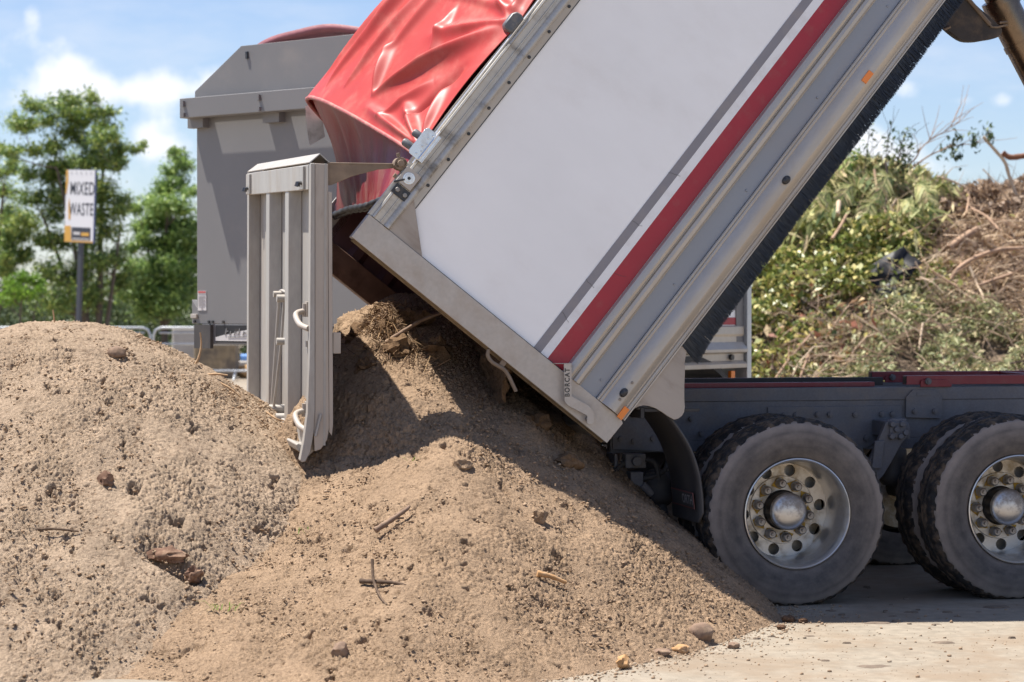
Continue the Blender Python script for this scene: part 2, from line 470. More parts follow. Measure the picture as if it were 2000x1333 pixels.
# far wall: liner with ribs running the length of the body
pr = [(WF - .02, .16), (WF - .05, .16)]
x = .20
while x < 1.58:
    pr += [(WF - .05, x), (WF - .085, x + .035), (WF - .085, x + .085), (WF - .05, x + .12)]
    x += .235
pr += [(WF - .05, 1.66), (WF - .02, 1.66)]
m.prism(pr, .16, BL, 1, axis='x')
m.box(.14, BL, WF - .019, WF, .0, 1.757)
m.box(.14, BL, .046, .05, .16, 1.60, 1)
body = m.build('tipper_body', [M['white'], M['inner']], truck, loc=(-1.074, 0, .902), rot=(0, -R(51.5), 0))
# rear posts
m = MB()
m.prism([(0, 0), (.137, -.004), (.150, .02), (.150, 1.757), (0, 1.757)], -.004, .085)
m.box(-.004, .0, .012, .05, .02, 1.74, 1)
m.box(-.010, .0, .056, .084, .01, 1.74, 1)
m.build('rear_post', [M['alu'], M['brownedge']], body, bevel=.006)
m = MB()
m.box(0, .158, WF - .12, WF, 0, 1.757)
m.build('rear_post', M['inner_post'], body, bevel=.006)
m = MB(); m.box(.02, .15, .09, WF - .125, .0, .09); m.build('rear_sill', M['alu'], body, bevel=.005)
# top rails
def rail(y, sgn, name='top_rail'):
    m = MB()
    prof = [(0, 1.757), (0, 1.742), (-.010, 1.738), (-.014, 1.728), (-.006, 1.722), (-.004, 1.700), (-.004, 1.690), (-.010, 1.688), (-.010, 1.682), (-.004, 1.680), (-.004, 1.664),
            (-.012, 1.658), (-.022, 1.646), (-.022, 1.634), (-.012, 1.624), (.012, 1.620), (.05, 1.62), (.05, 1.757)]
    pts = [(y + sgn * a, b) for a, b in prof]
    m.prism(pts, .152, BL, 0, axis='x')
    return m.build(name, M['alu_dirty'], body, smooth=40)
rail(0, 1); rail(WF, -1)
m = MB(); m.box(.152, BL, .0035, .046, 1.757, 1.763)
m.build('rail_cap', M['alu_rail'], body)
# rivet strip
m = MB()
m.box(.33, BL, .020, .028, 1.585, 1.6195)
a = .467
while a < BL - .1:
    n = 10
    vs = []; 
    m.tube([(a, .020, 1.606), (a, .0165, 1.606), (a, .0158, 1.606)], [.0095, .0095, .006], 10, 1)
    a += .1750
m.build('rivet_strip', [M['alu_rail'], M['bolt_dark']], body)
# panel edge bead (dark sealant line along the white sheet)
m = MB(); m.box(.33, BL, .021, .028, 1.5795, 1.585); m.box(.151, .156, .0205, .028, .43, 1.40); m.build('seal_line', M['bolt_dark'], body)
# gusset
m = MB(); m.prism([(.369, 1.628), (.1505, 1.395), (.1505, 1.640), (.2, 1.640), (.36, 1.640)], .006, .02)
m.build('corner_gusset', M['gate_side'], body, bevel=.004)
# bottom rail: ridged extrusions
m = MB()
prof = [(.424, .028), (.424, .012), (.418, -.006), (.404, -.014), (.386, -.017), (.372, -.010), (.366, .004), (.362, .004), (.356, -.012), (.340, -.018), (.322, -.016), (.312, -.004), (.307, .0), (.307, .028)]
m.prism([(y, b) for b, y in prof], .15, BL, 0, axis='x')
prof = [(.1935, .0), (.188, -.006), (.184, -.006), (.182, -.001), (.178, -.001), (.175, -.008), (.168, -.010), (.160, -.008), (.145, -.024), (.126, -.036), (.108, -.040), (.078, -.040), (.066, -.034), (.040, -.008), (.032, -.006), (.027, -.014), (.018, -.016), (.015, -.008), (.010, -.008), (.006, -.016), (.0, -.016), (-.002, .0), (.0, .05), (.19, .05)]
m.prism([(y, b) for b, y in prof], .152, BL, 0, axis='x')
m.build('bottom_rail', M['alu_rail'], body, smooth=25)
m = MB(); m.box(.15, BL, .016, .03, .1940, .3065)
for a in (.246, .9, 1.55, 2.2, 2.85): m.tube([(a, .016, .232), (a, .010, .232)], [.007, .005], 8)
m.build('recessed_band', mat('sky_tinted_band', (.27, .285, .32), .38, .3, var=.06, vscale=2, dirt=(.33, .3, .28), dirt_amt=.5, dscale=3, dlo=.45, dhi=.8, stretch=(.3, 1, 1)), body)  # blue-grey tone puts the sky's reflection into the base colour
# stripes
m = MB(); m.box(.157, BL, .0252, .0278, .4262, .532); m.build('red_stripe', M['red_line'], body)
m = MB(); m.box(.157, BL, .0254, .0278, .5322, .580); m.build('white_stripe', M['white_line'], body)
m = MB(); m.box(.157, BL, .0252, .0278, .5802, .628); m.build('grey_stripe', M['grey_line'], body)
# brush strip of black bristles
rnd = random.Random(3)
m = MB()
m.box(.66, BL, -.004, .012, -.006, .030)
a = .665
while a < 4.0:
    for k in range(9):
        aa = a + rnd.uniform(-.003, .003)
        L_ = .104 + .006 * math.sin(aa * 3) + rnd.uniform(-.006, .003)
        if aa < .80: L_ += (.80 - aa) * .15
        if aa > 1.0: L_ = L_ - min((aa - 1.0) * .013, .024)
        lean = rnd.gauss(-.014, .007)
        y = rnd.uniform(-.010, .012); y2 = y + rnd.gauss(-.004, .008)
        wd = rnd.uniform(.0009, .0020)
        m.add([(aa - wd, y, -.005), (aa + wd, y, -.005), (aa + lean + wd * .4, y2, -.005 - L_), (aa + lean - wd * .4, y2, -.005 - L_)], [(0, 1, 2, 3)])
    a += .0030
m.box(.68, BL, .014, .020, -.070, .0)
m.build('brush_strip', M['brush'], body, recalc=False)
# hinge side plate with the wheel arch cut-out
def arc(cx, cy, r, a0, a1, n):
    return [(cx + r * math.cos(R(a0 + (a1 - a0) * i / n)), cy + r * math.sin(R(a0 + (a1 - a0) * i / n))) for i in range(n + 1)]
pl = [(.215, -.001), (.232, .0), (.675, .0), (.690, -.012), (.655, -.045), (.610, -.070), (.560, -.110), (.505, -.150), (.455, -.190), (.437, -.205), (.420, -.222), (.395, -.236), (.370, -.240), (.345, -.232), (.328, -.218),
      (.320, -.175), (.318, -.140), (.312, -.100), (.300, -.065), (.283, -.035), (.262, -.018), (.240, -.007)]
m = MB(); m.prism(pl, .0, .012)
m.build('hinge_plate', M['gate_side'], body, bevel=.003)
# marker fittings
def oval(a, b):
    m = MB()
    for i in range(5):
        pass
    prof = [(.0, -.030), (.012, -.029), (.018, -.022), (.020, -.010), (.020, .0)]
    m.lathe(prof, 20)
    o = m.build('marker_light', M['bolt_dark'], body, smooth=60, loc=(a, -.040, b))
    o.scale = (1.35, .8, 1.0)
    return o
o1 = oval(.262, .105)
copy_to(o1, body, (1.722, -.040, .105))
copy_to(o1, body, (3.18, -.040, .105))
m = MB(); m.tube([(0, 0, 0), (0, -.008, 0)], [.009, .007], 8)
rb_ = m.build('rail_bolt', M['steel'], body, loc=(.222, -.038, .098)); copy_to(rb_, body, (.333, -.038, .100))
# small cracks in the stripes
rnd = random.Random(12)
for (a, b) in ((.62, .60), (1.02, .598), (.40, .595), (.74, .50), (1.35, .60)):
    m = MB(); pts = [(a, .0246, b + .03)]
    for i in range(4):
        a += rnd.gauss(.0, .006); b -= .016; pts.append((a, .0246, b + .03))
    m.tube(pts, .0010, 4, caps=False); m.build('hairline_crack', M['bolt_dark'], body)
m = MB(); m.box(-.036, .036, -.008, .0, -.017, .017)
r1 = m.build('side_reflector', M['amber'], body, bevel=.002, loc=(.178, -.0165, .034))
copy_to(r1, body, (2.455, -.0402, .094))
# latch lever carrying the cut-out name
lev = [(.181, .461), (.205, .427), (.071, .32), (.088, .219), (.085, .190), (.077, .171), (.045, .140), (.035, .137), (.022, .140), (.012, .150), (.010, .164), (.042, .189), (.020, .301), (.022, .322), (.03, .337)]
m = MB(); m.prism(lev, -.052, -.044); m.prism([(.150, .501), (.150, .496), (.181, .455), (.184, .458)], -.046, -.006)
m.prism([(.178, .458), (.205, .424), (.208, .428), (.181, .462)], -.052, -.006)
lv = m.build('latch_lever', M['alu'], body, bevel=.0025)
m = MB(); m.tube([(.035, -.044, .165), (.035, -.004, .165)], .014, 12); m.build('lever_pin', M['steel'], body)
tdir = math.atan2(.427 - .337, .1676 - .0552)
tx = text_obj('lever_lettering', 'BORCAT', .040, M['bolt_dark'], lv, (.113, -.0532, .383), (R(90), -R(51.5) + R(90) - R(51.5) * 0, 0), bold=.0012, spacing=1.22)
# orientation: letters read upwards along the world vertical
ex = Vector((math.sin(R(51.5)), 0, math.cos(R(51.5))))        # world up expressed in body axes (x = a, z = b)
ey = Vector((-math.cos(R(51.5)), 0, math.sin(R(51.5))))       # world rearward
tx.rotation_mode = 'QUATERNION'
mt = Matrix((ex, ey, ex.cross(ey))).transposed()
tx.rotation_quaternion = mt.to_quaternion()
tx.scale = (.84, .92, 1)
# bent rod hook on the rear edge
m = MB(); m.tube(smoothpath([(-.006, .012, .815), (-.035, .008, .800), (-.048, .004, .765), (-.044, .0, .722), (-.040, .0, .682), (-.051, .0, .645), (-.071, .0, .603), (-.090, .0, .563)], 5), .0105, 10)
m.box(-.03, .0, .004, .022, .695, .725)
m.build('tailgate_hook', M['arm'], body, smooth=60)
# pivot block for the tailgate hinge
m = MB()
m.box(-.048, .048, -.024, .0, -.047, .047)
m.tube([(0, -.024, 0), (0, -.027, 0)], [.033, .032], 20, 1)
m.tube([(0, -.027, 0), (0, -.030, 0)], [.024, .023], 16, 1)
m.tube([(0, -.030, 0), (0, -.034, 0)], .009, 8, 2)
m.box(-.052, .02, -.028, -.024, -.006, .004, 2, Matrix.Rotation(R(40), 4, 'Y') @ Matrix.Translation((-.03, 0, 0)))
m.build('pivot_block', [M['alu'], M['alu_bright'], M['bolt_dark']], body, bevel=.002, loc=(.425, 0, 1.712))
m = MB(); m.box(-.028, .028, -.012, .0, -.046, .046)
for z in (-.026, .022): m.tube([(0, -.012, z), (0, -.022, z)], [.015, .013], 6, 1)
m.build('bolted_pad', [M['bolt_dark'], M['steel']], body, bevel=.002, loc=(.343, -.004, 1.700))
m = MB()
for q, (da, db) in enumerate(((0, 0), (.014, -.012), (-.016, .01))):
    m.tube([(da, -.03, db), (da, .05, db)], [.034, .034][:2] if q == 0 else [.016, .016], 14)
m.tube([(0, -.034, 0), (0, -.045, 0)], [.020, .018], 10)
m.tube([(-.035, -.02, -.03), (-.052, -.02, -.04)], .010, 6)
m.tube([(.02, -.02, .03), (.034, -.02, .045)], .010, 6)
m.box(-.03, .03, -.012, .03, -.05, .0)
m.build('hinge_knuckle', M['arm'], body, bevel=.002, loc=(.462, .022, 1.792))
m = MB(); m.tube([(.395, .01, 1.765), (.395, .01, 1.782)], .012, 8); m.build('rail_stud', M['arm'], body)
# tarpaulin clamps
def clamp(a, bracket):
    m = MB()
    if bracket:
        m.prism([(-.085, -.05), (.085, -.05), (.085, .028), (.07, .04), (-.07, .04), (-.085, .028)], -.020, -.015)
        m.box(-.085, .085, -.020, .03, -.056, -.050)
        for k in range(6): 
            m.tube([(-.062 + k * .025, -.020, -.002 - .012 * (k % 2)), (-.062 + k * .025, -.025, -.002 - .012 * (k % 2))], [.006, .004], 8)
        m.tube([(-.08, -.026, -.03), (.105, -.026, -.03)], .006, 8)
        o = m.build('tarp_bracket', M['alu_bright'], body, bevel=.0015, loc=(a, -.004, 1.765))
        for k, da in enumerate((-.045, .028)):
            m = MB(); m.lathe([(0, -.045), (.016, -.044), (.021, -.036), (.022, .02), (.016, .03), (0, .03)], 16)
            m.build('tarp_roller', M['roller'], o, smooth=50, loc=(da, .035, .058 - .012 * k), rot=(R(70), 0, 0))
    else:
        m.prism([(-.055, -.03), (.045, -.034), (.06, -.01), (.055, .02), (.03, .036), (-.04, .034), (-.06, .01)], -.025, .05)
        m.build('tarp_roller', M['roller'], body, bevel=.012, segs=3, loc=(a, -.002, 1.79))
clamp(.615, True); clamp(1.425, False); clamp(2.3, False)
# wire cable along the rail
m = MB(); m.tube([(.50, -.018, 1.745), (.9, -.016, 1.752), (1.6, -.016, 1.756), (3.0, -.016, 1.758)], .005, 6); m.build('tarp_cable', M['alu_bright'], body)

# --- tarpaulin: stretched over hoops, pinned at the near rail
def smooth01(t):
    t = min(1, max(0, t)); return t * t * (3 - 2 * t)
def arch(a, w):
    if w <= 1.85:
        s = math.sin(math.pi / 2 * max(w, 0) / 1.85)
    else:
        s = math.cos(math.pi / 2 * min(1, (w - 1.85) / .45)) ** .7
    p = 1.28 - .38 * smooth01((a - .6) / 1.1)
    s = max(s, 0) ** p
    return 1.762 + .535 * s
def edge_a(w):
    return .55 + .15 * min(1, max(w, 0) / 1.75) ** .75
pins = [.60, 1.425, 2.3, 3.2, 4.1]
def fold(a, w, p, q, width, h, e=1.0):
    ax_, aw = q[0] - p[0], q[1] - p[1]
    L2 = ax_ * ax_ + aw * aw
    t = ((a - p[0]) * ax_ + (w - p[1]) * aw) / L2
    tt = min(1, max(0, t))
    dx, dy = a - p[0] - ax_ * tt, w - p[1] - aw * tt
    wd = width * (.55 + .9 * tt) if e else width
    d = math.hypot(dx, dy) / wd
    amp = h * math.sin(math.pi * min(max(tt * .92 + .04, 0), 1)) ** .8
    return amp * 1.5 * math.exp(-(d * 1.12) ** 1.7)
FOLDS = [((.80, .80), (1.38, .08), .040, .052), ((.79, .82), (1.12, .98), .030, .036), ((1.42, .60), (1.08, .52), .030, .026),
         ((.80, 1.20), (1.60, 1.02), .034, .030), ((.78, 1.50), (1.50, 1.30), .034, .030), ((1.10, 1.38), (2.0, 1.20), .05, .034), ((.85, 1.72), (1.7, 1.60), .04, .026), ((1.02, .96), (1.75, .80), .036, .026),
         ((.72, .34), (1.10, .16), .030, -.030), ((.68, .60), (.98, .34), .030, .022), ((1.425, .05), (1.80, .60), .05, .036), ((1.425, .05), (1.22, .66), .036, .030), ((1.425, .04), (1.95, .20), .04, .034),
         ((.60, .03), (.80, .46), .030, .032), ((.60, .03), (.71, .80), .026, .024), ((.60, .03), (.98, .20), .03, .028), ((1.8, .9), (2.6, .7), .07, .04), ((1.55, .45), (1.9, 1.1), .05, -.032)]
def tarp_pt(a, w):
    b = arch(a, w)
    d = 0
    for f_ in FOLDS:
        d += fold(a, w, *f_)
    d += .010 * mnoise.noise(Vector((a * 1.6 + w, w * 3.6 - a * .9, 3.3))) + .002 * mnoise.noise(Vector((a * 7 + w * 3, w * 8 - a * 2, 9.1)))
    # hoop ridges
    for h in (1.50, 2.4, 3.3):
        d += .018 * math.exp(-((a - h) / .025) ** 2)
    d *= smooth01(min(w, WF - w) / .10)
    # near edge lifts between pins
    k = 0
    for i in range(len(pins) - 1):
        if pins[i] <= a <= pins[i + 1]:
            t = (a - pins[i]) / (pins[i + 1] - pins[i])
            k = math.sin(math.pi * t)
    lift = .022 * k * math.exp(-w / .22)
    return (a, w - .012 + .035 * k * math.exp(-w / .15), b + d + lift)
m = MB()
NA, NW = 420, 330
for i in range(NA + 1):
    t = i / NA
    for j in range(NW + 1):
        w_ = WF * (j / NW)
        a0 = edge_a(w_)
        a = a0 + (t ** 2.0) * (BL + .05 - a0)
        m.v.append(tarp_pt(a, w_))
for i in range(NA):
    for j in range(NW):
        q = i * (NW + 1) + j
        m.f.append((q, q + 1, q + NW + 2, q + NW + 1)); m.mi.append(0)
tarp = m.build('tarpaulin', [M['tarp'], M['tarp_in']], truck, smooth=80, recalc=False, loc=body.location, rot=body.rotation_euler)
so = tarp.modifiers.new('thick', 'SOLIDIFY'); so.thickness = .004; so.offset = -1
# rolled rear hem of the cover
m = MB(); m.tube([Vector(tarp_pt(edge_a(w_), w_)) + Vector((-.006, 0, -.004)) for w_ in [WF * k / 60 for k in range(1, 60)]], .013, 8)
m.build('cover_hem', mat('hem_pvc', (.34, .09, .085), .6, var=.2, vscale=20, dirt=(.36, .25, .2), dirt_amt=.8, dscale=16, bump=.4, bscale=60), tarp, smooth=70)
# hoop under the rear edge
m = MB(); m.tube([Vector((edge_a(w_) + .035, w_, arch(edge_a(w_) + .035, w_) - .035)) for w_ in [.03 + 2.24 * k / 40 for k in range(41)]], .016, 8)
m.build('cover_hoop', M['arm'], tarp, smooth=60)
# rear curtain hanging from the hoop to the rail plane
m = MB(); NU, NV = 120, 30
for i in range(NU + 1):
    w_ = .06 + (WF - .16) * i / NU
    top = Vector((edge_a(w_) + .02, w_, arch(edge_a(w_) + .02, w_) - .02))
    bot = Vector((.30 + .008 * math.sin(w_ * 5), w_, 1.715))
    for j in range(NV + 1):
        t = j / NV
        p = top.lerp(bot, t)
        p.x += .10 * math.sin(math.pi * t) * .5 + .022 * math.sin(w_ * 13 + t * 2.5 + 1.3 * math.sin(w_ * 5)) * math.sin(math.pi * min(1, t * 1.1)) + .006 * math.sin(w_ * 31 + t * 5) * t
        m.v.append(tuple(p))
for i in range(NU):
    for j in range(NV):
        q = i * (NV + 1) + j
        m.f.append((q, q + 1, q + NV + 2, q + NV + 1)); m.mi.append(0)
cur = m.build('rear_curtain', M['tarp_in'], tarp, smooth=80, recalc=False)
m = MB(); pts = [(.298 + .008 * math.sin(w_ * 5) + .004 * math.sin(w_ * 31 + 5), w_, 1.712) for w_ in [.06 + (WF - .16) * k / 60 for k in range(61)]]
m.tube(pts, .019, 8); m.tube([(p[0] - .004, p[1], p[2] - .022) for p in pts], .012, 8)
m.build('curtain_weight', M['rubber'], cur, smooth=60)
m = MB()
for k in range(9):
    t = k / 8
    for e in (0, 1):
        m.v.append((  .692 - .17 * t + e * .085 * (1 + .15 * t), 2.12 - .02 * e, 2.262 - .17 * t - .055 * e * (1 - .3 * t) + .008 * math.sin(t * 3)))
for k in range(8):
    q = k * 2
    m.f.append((q, q + 1, q + 3, q + 2)); m.mi.append(0)
o = m.build('loose_flap', M['webbing'], tarp, recalc=False)
o.modifiers.new('thick', 'SOLIDIFY').thickness = .006
# ------------------------------------------------------------------ tailgate (swung open on its top hinges)
G = 2.28
m = MB(); m.box(.072, .084, .0, G, -1.47, -.0)
gate = m.build('tailgate', M['gate'], truck, loc=(-2.661, 0, 2.375), rot=(R(1.93), 0, R(2.3)))
def hat(y, wd):
    m = MB()
    z0, z1 = -1.47, -.13
    m.prism([(.0718, y - wd / 2 - .02), (.0, y - wd / 2), (.0, y + wd / 2), (.0718, y + wd / 2 + .02)], z0, z1, axis='z')
    return m.build('rib', M['gate'], gate, bevel=.005)
hat(.337 * G, .12); hat(.639 * G, .12)
m = MB(); m.box(.0, .0718, G - .07, G - .001, -1.47, .0); m.build('edge_post', M['gate'], gate, bevel=.004)
# near edge flange and side plate
m = MB()
m.prism([(0, 0), (.021, 0), (.027, -1.28), (.022, -1.40), (.004, -1.50), (-.022, -1.552), (-.040, -1.556), (-.050, -1.545), (-.030, -1.44), (-.012, -1.30), (-.002, -1.0)], -.006, .055)
m.build('edge_post', M['gate'], gate, bevel=.004)
m = MB(); m.prism([(.0225, -.0005), (.092, -.004), (.097, -.8), (.104, -1.38), (.094, -1.44), (.06, -1.49), (.028, -1.50), (.0225, -1.40), (.0285, -1.28)], .002, .05)
m.build('side_plate', M['gate_side'], gate, bevel=.003)
m = MB(); m.prism([(.0925, -.145), (.112, -.148), (.124, -1.36), (.118, -1.42), (.104, -1.40), (.098, -.8)], -.002, .06)
m.box(.124, .165, .01, .03, -.99, -.88)
m.build('seal_strip', M['gate_side'], gate, bevel=.002)
# header channel, weather cap and hook brackets
m = MB(); m.box(-.004, .028, .0555, G - .0705, -.137, -.006); m.build('header', M['gate'], gate, bevel=.004)
m = MB()
m.add([(.0, .02, .001), (.0, G - .03, .001), (.052, .02, .046), (.052, G - .08, .046), (.100, .02, .004), (.100, G - .02, .004)], [(0, 1, 3, 2), (2, 3, 5, 4)])
o = m.build('weather_cap', M['gate'], gate, recalc=False); o.modifiers.new('t', 'SOLIDIFY').thickness = .006
for y in (.14, G - .20):
    m = MB(); m.box(-.018, -.0045, y, y + .13, -.135, -.012); o = m.build('hook_bracket', M['gate'], gate, bevel=.003)
    for q in (.03, .085):
        m = MB(); m.tube([(-.018, y + q, -.10), (-.034, y + q, -.10), (-.038, y + q, -.118)], .011, 6)
        m.build('hook_pin', M['bolt_dark'], o)
# lower lip rail
m = MB()
m.prism([(-.004, -1.40), (.07, -1.40), (.07, -1.47), (.0, -1.535), (-.052, -1.50), (-.060, -1.47), (-.052, -1.462), (-.004, -1.478)], .056, G - .075)
m.build('lower_rail', M['gate'], gate, bevel=.004)
def handle(z):
    m = MB()
    m.tube(smoothpath([(.06, .34, z + .050), (.03, .34, z + .050), (-.012, .32, z + .042), (-.030, .27, z + .025), (-.028, .16, z - .012), (-.008, .06, z - .028), (.0, .035, z - .030)], 5), .0155, 10)
    m.box(.035, .072, .31, .37, z + .02, z + .10)
    m.tube([(.03, .34, z + .09), (.03, .34, z + .02)], .014, 8)
    return m.build('grab_handle', M['gate_side'], gate, smooth=50)
handle(-.83); handle(-1.365)
m = MB()
y = 1.16
m.tube([(.02, y, -.70), (.02, y + .02, -.80), (-.01, y + .06, -1.36)], .008, 6)
m.tube([(.03, y - .12, -.74), (.02, y - .10, -.98), (-.005, y + .02, -1.37)], .008, 6)
m.tube([(.03, y - .22, -.72), (.03, y - .22, -1.40)], .009, 6)
m.tube([(.03, y + .02, -.70), (.02, y - .12, -.69), (.03, y - .24, -.70)], .010, 6)
m.tube([(.03, y - .12, -.97), (.03, y - .24, -.965)], .012, 6)
for (yy, zz, rr) in ((y + .03, -1.37, .026), (y - .22, -1.40, .026), (y - .24, -.73, .022), (y - .12, -.71, .018), (y - .24, -.97, .02)):
    m.tube([(-.03, yy, zz), (.07, yy, zz)], rr, 10)
m.box(.03, .07, y - .34, y - .30, -.62, -.56)
m.tube([(.015, y - .32, -.59), (.07, y - .32, -.59)], .012, 8)
m.tube([(.03, y - .32, -.59), (.03, y - .30, -.75)], .006, 6)
m.build('latch_linkage', M['gate'], gate, smooth=50)
m = MB()
m.tube([(.015, .12, -.95), (.012, .10, -1.19)], .009, 6); m.box(.0, .03, .08, .12, -1.225, -1.19); m.box(.0, .03, .10, .14, -.96, -.93)
m.build('latch_rod', M['gate'], gate, smooth=50)
m = MB(); m.tube([(.058, -.012, -1.305), (.03, -.012, -1.42)], .008, 6)
m.build('latch_rod', M['gate'], gate, smooth=50)
for y in (.020, G - .05):
    m = MB(); m.prism([(.080, -.002), (.455, .004), (.470, -.004), (.455, -.018), (.36, -.028), (.22, -.066), (.112, -.112), (.0925, -.114)], y, y + .022)
    m.box(.09, .46, y - .002, (y + .13 if y < 1 else y - .10), -.004, .006)  # top flange added so the arm casts a wider shadow band on the soil
    m.build('hinge_arm', M['arm'], gate, bevel=.003)

# ------------------------------------------------------------------ chassis
m = MB()
for y in (.80, 1.56):
    m.box(-.86, 6.2, y, y + .085, 1.0835, 1.158)                # subframe runner
    m.box(-.84, 6.2, y + .006, y + .014, .86, 1.0835)            # web
    m.box(-.84, 6.2, y + .006, y + .08, .795, .86)               # lower flange
    m.prism([(.10, .80), (.70, .80), (.76, .83), (.93, .855), (.93, 1.05), (.10, 1.05)], y - .004, y + .006)
    m.prism([(-.83, .815), (-.545, .80), (-.50, .83), (-.47, 1.05), (-.83, 1.055)], y - .010, y + .006)
for u in (-.80, .30, 1.2, 2.6, 4.0):
    m.box(u, u + .09, .81, 1.56, .85, .98)
chs = m.build('chassis_frame', M['frame'], truck, bevel=.004)
m = MB(); m.tube([(0, 0, 0), (0, -.016, 0)], [.017, .016], 8); m.tube([(0, -.016, 0), (0, -.021, 0)], .009, 8)
b0 = m.build('bolt', M['frame'], chs, loc=(.403, .797, 1.003), smooth=40)
for u, z, y in ((.479, 1.002, .797), (.634, 1.0, .797), (.799, 1.001, .797), (.866, 1.001, .797), (.701, .862, .797), (1.0, 1.017, .785), (1.125, 1.016, .785),
             (-.702, 1.011, .791), (-.705, .862, .791), (-.592, .875, .791), (-.785, .875, .791), (.20, 1.0, .797), (.27, 1.0, .797), (-.3, .90, .80), (-.36, .985, .80)):
    copy_to(b0, chs, (u, y, z))
pl = [(.946, .990), (.952, .980), (1.165, .972), (1.173, .982), (1.173, 1.10), (1.13, 1.140), (.99, 1.142), (.949, 1.10)]
m = MB(); m.prism(pl, .784, .799); m.prism([(1.015, 1.125), (1.10, 1.124), (1.105, 1.115), (1.10, 1.105), (1.015, 1.106), (1.010, 1.115)], .781, .784)
m.build('cover_plate', M['frame'], chs, bevel=.004)
# red tilting-frame rails
m = MB(); m.box(-.55, .80, .905, .965, 1.158, 1.186); m.box(-.55, .80, 1.48, 1.54, 1.158, 1.195); m.build('red_runner', M['red_steel'], chs, bevel=.003)
m = MB(); m.box(-.55, .95, 1.15, 1.21, 1.158, 1.205); m.build('inner_runner', M['frame_dark'], chs, bevel=.003)
for y, s in ((.80, 1), (1.58, 1)):
    d_ = 0 if y < 1 else .09
    m = MB(); m.box(.958 + d_, 6.0, y, y + .065, 1.172, 1.224); m.box(.956 + d_, .959 + d_, y + .005, y + .06, 1.177, 1.219, 1)
    rr = m.build('red_rail', [M['red_steel'], M['bolt_dark']], chs, bevel=.003)
    m = MB(); m.prism([(q_ + d_, z_) for q_, z_ in [(1.04, 1.158), (1.235, 1.158), (1.235, 1.175), (1.20, 1.20), (1.05, 1.20), (1.04, 1.19)]], y - .012, y - .001); m.build('pad_plate', M['red_steel'], rr, bevel=.002)
    m = MB(); m.tube([(1.085 + d_, y - .012, 1.191), (1.085 + d_, y - .028, 1.191)], [.021, .019], 8); m.tube([(1.085 + d_, y - .028, 1.191), (1.085 + d_, y - .036, 1.191)], .01, 8); m.build('bolt', M['frame'], rr, smooth=40)
m = MB(); m.box(1.9, 1.96, .866, 1.579, 1.172, 1.22); m.build('red_crossbar', M['red_steel'], chs, bevel=.003)
# suspension bracket, castings and air bags
def bracket(u0):
    m = MB()
    m.prism([(.735, .965), (.77, .985), (.86, .985), (.862, .875), (.83, .84), (.775, .745), (.72, .66), (.66, .60), (.60, .60), (.61, .70), (.66, .80)], .56, .60)
    m.prism([(.66, .86), (.72, .86), (.70, .70), (.64, .70)], .54, .561)
    m.box(.74, .86, .60, .80, .88, .97)
    o = m.build('suspension_bracket', M['frame'], truck, bevel=.006)
    m = MB()
    for (a, b) in ((.765, .955), (.825, .955), (.762, .885), (.815, .885), (.845, .905), (.79, .925)):
        m.tube([(a, .56, b), (a, .525, b)], [.021, .016], 10)
    m.box(.752, .85, .545, .561, .875, .965)
    m.build('bracket_casting', M['frame'], o, bevel=.004)
    m = MB()
    m.lathe([(0, -.13), (.06, -.125), (.085, -.09), (.088, -.05), (.075, -.01), (.085, .03), (.08, .08), (.04, .10), (0, .10)], 20)
    ab_ = m.build('air_bag', M['frame_dark'], truck, smooth=60, loc=(.83, .70, .72), rot=(R(90), 0, 0))
    m = MB(); m.tube(smoothpath([(.90, .79, .95), (.925, .76, .95), (.94, .75, .92), (.94, .75, .86)], 5), .017, 8)
    m.build('breather_pipe', M['frame'], truck, smooth=60)
    if u0:
        for q in (o, ab_): q.location.x += u0
bracket(0)
# axles, brake chambers and hoses
for u in (0, 1.30):
    m = MB(); m.tube([(u, .3, .503), (u, 2.1, .503)], .075, 14)
    m.lathe([(0, -.2), (.12, -.18), (.19, -.1), (.2, 0), (.19, .1), (.12, .18), (0, .2)], 18, c=(u, 1.2, .503))
    m.build('axle', M['frame_dark'], truck, smooth=50)
m = MB()
m.lathe([(0, -.10), (.05, -.10), (.085, -.07), (.09, -.02), (.095, 0), (.09, .02), (.085, .08), (.04, .11), (0, .11)], 18)
m.tube([(0, -.10, 0), (0, -.16, 0)], .03, 10)
m.build('brake_chamber', M['frame_dark'], truck, smooth=50, loc=(-.60, .66, .60), rot=(R(70), 0, R(20)))
m = MB()
m.box(-.80, -.68, .62, .70, .72, .80); m.tube([(-.74, .62, .76), (-.74, .58, .76)], .03, 8)
m.box(-.775, -.70, .60, .70, .60, .70); m.tube([(-.735, .62, .60), (-.735, .62, .48)], .018, 8)
m.box(-.86, -.84, .64, .98, .50, .80); m.tube([(-.71, .60, .63), (-.65, .60, .57)], .025, 8)
m.build('valve_block', M['frame'], truck, bevel=.006)
for pts in ([(-.68, .62, .77), (-.63, .60, .74), (-.61, .60, .62), (-.63, .61, .50), (-.70, .63, .47)], [(-.80, .64, .75), (-.86, .62, .70), (-.87, .63, .60), (-.83, .66, .52)], [(-.70, .61, .66), (-.62, .6, .68), (-.56, .63, .72), (-.53, .7, .80)], [(-.70, .62, .61), (-.6, .6, .6), (-.54, .64, .66), (-.50, .7, .74)], [(-.78, .6, .63), (-.82, .6, .56), (-.78, .62, .48)]):
    m = MB(); m.tube(smoothpath(pts, 6), .014, 8); m.build('air_hose', M['frame_dark'], truck, smooth=60)
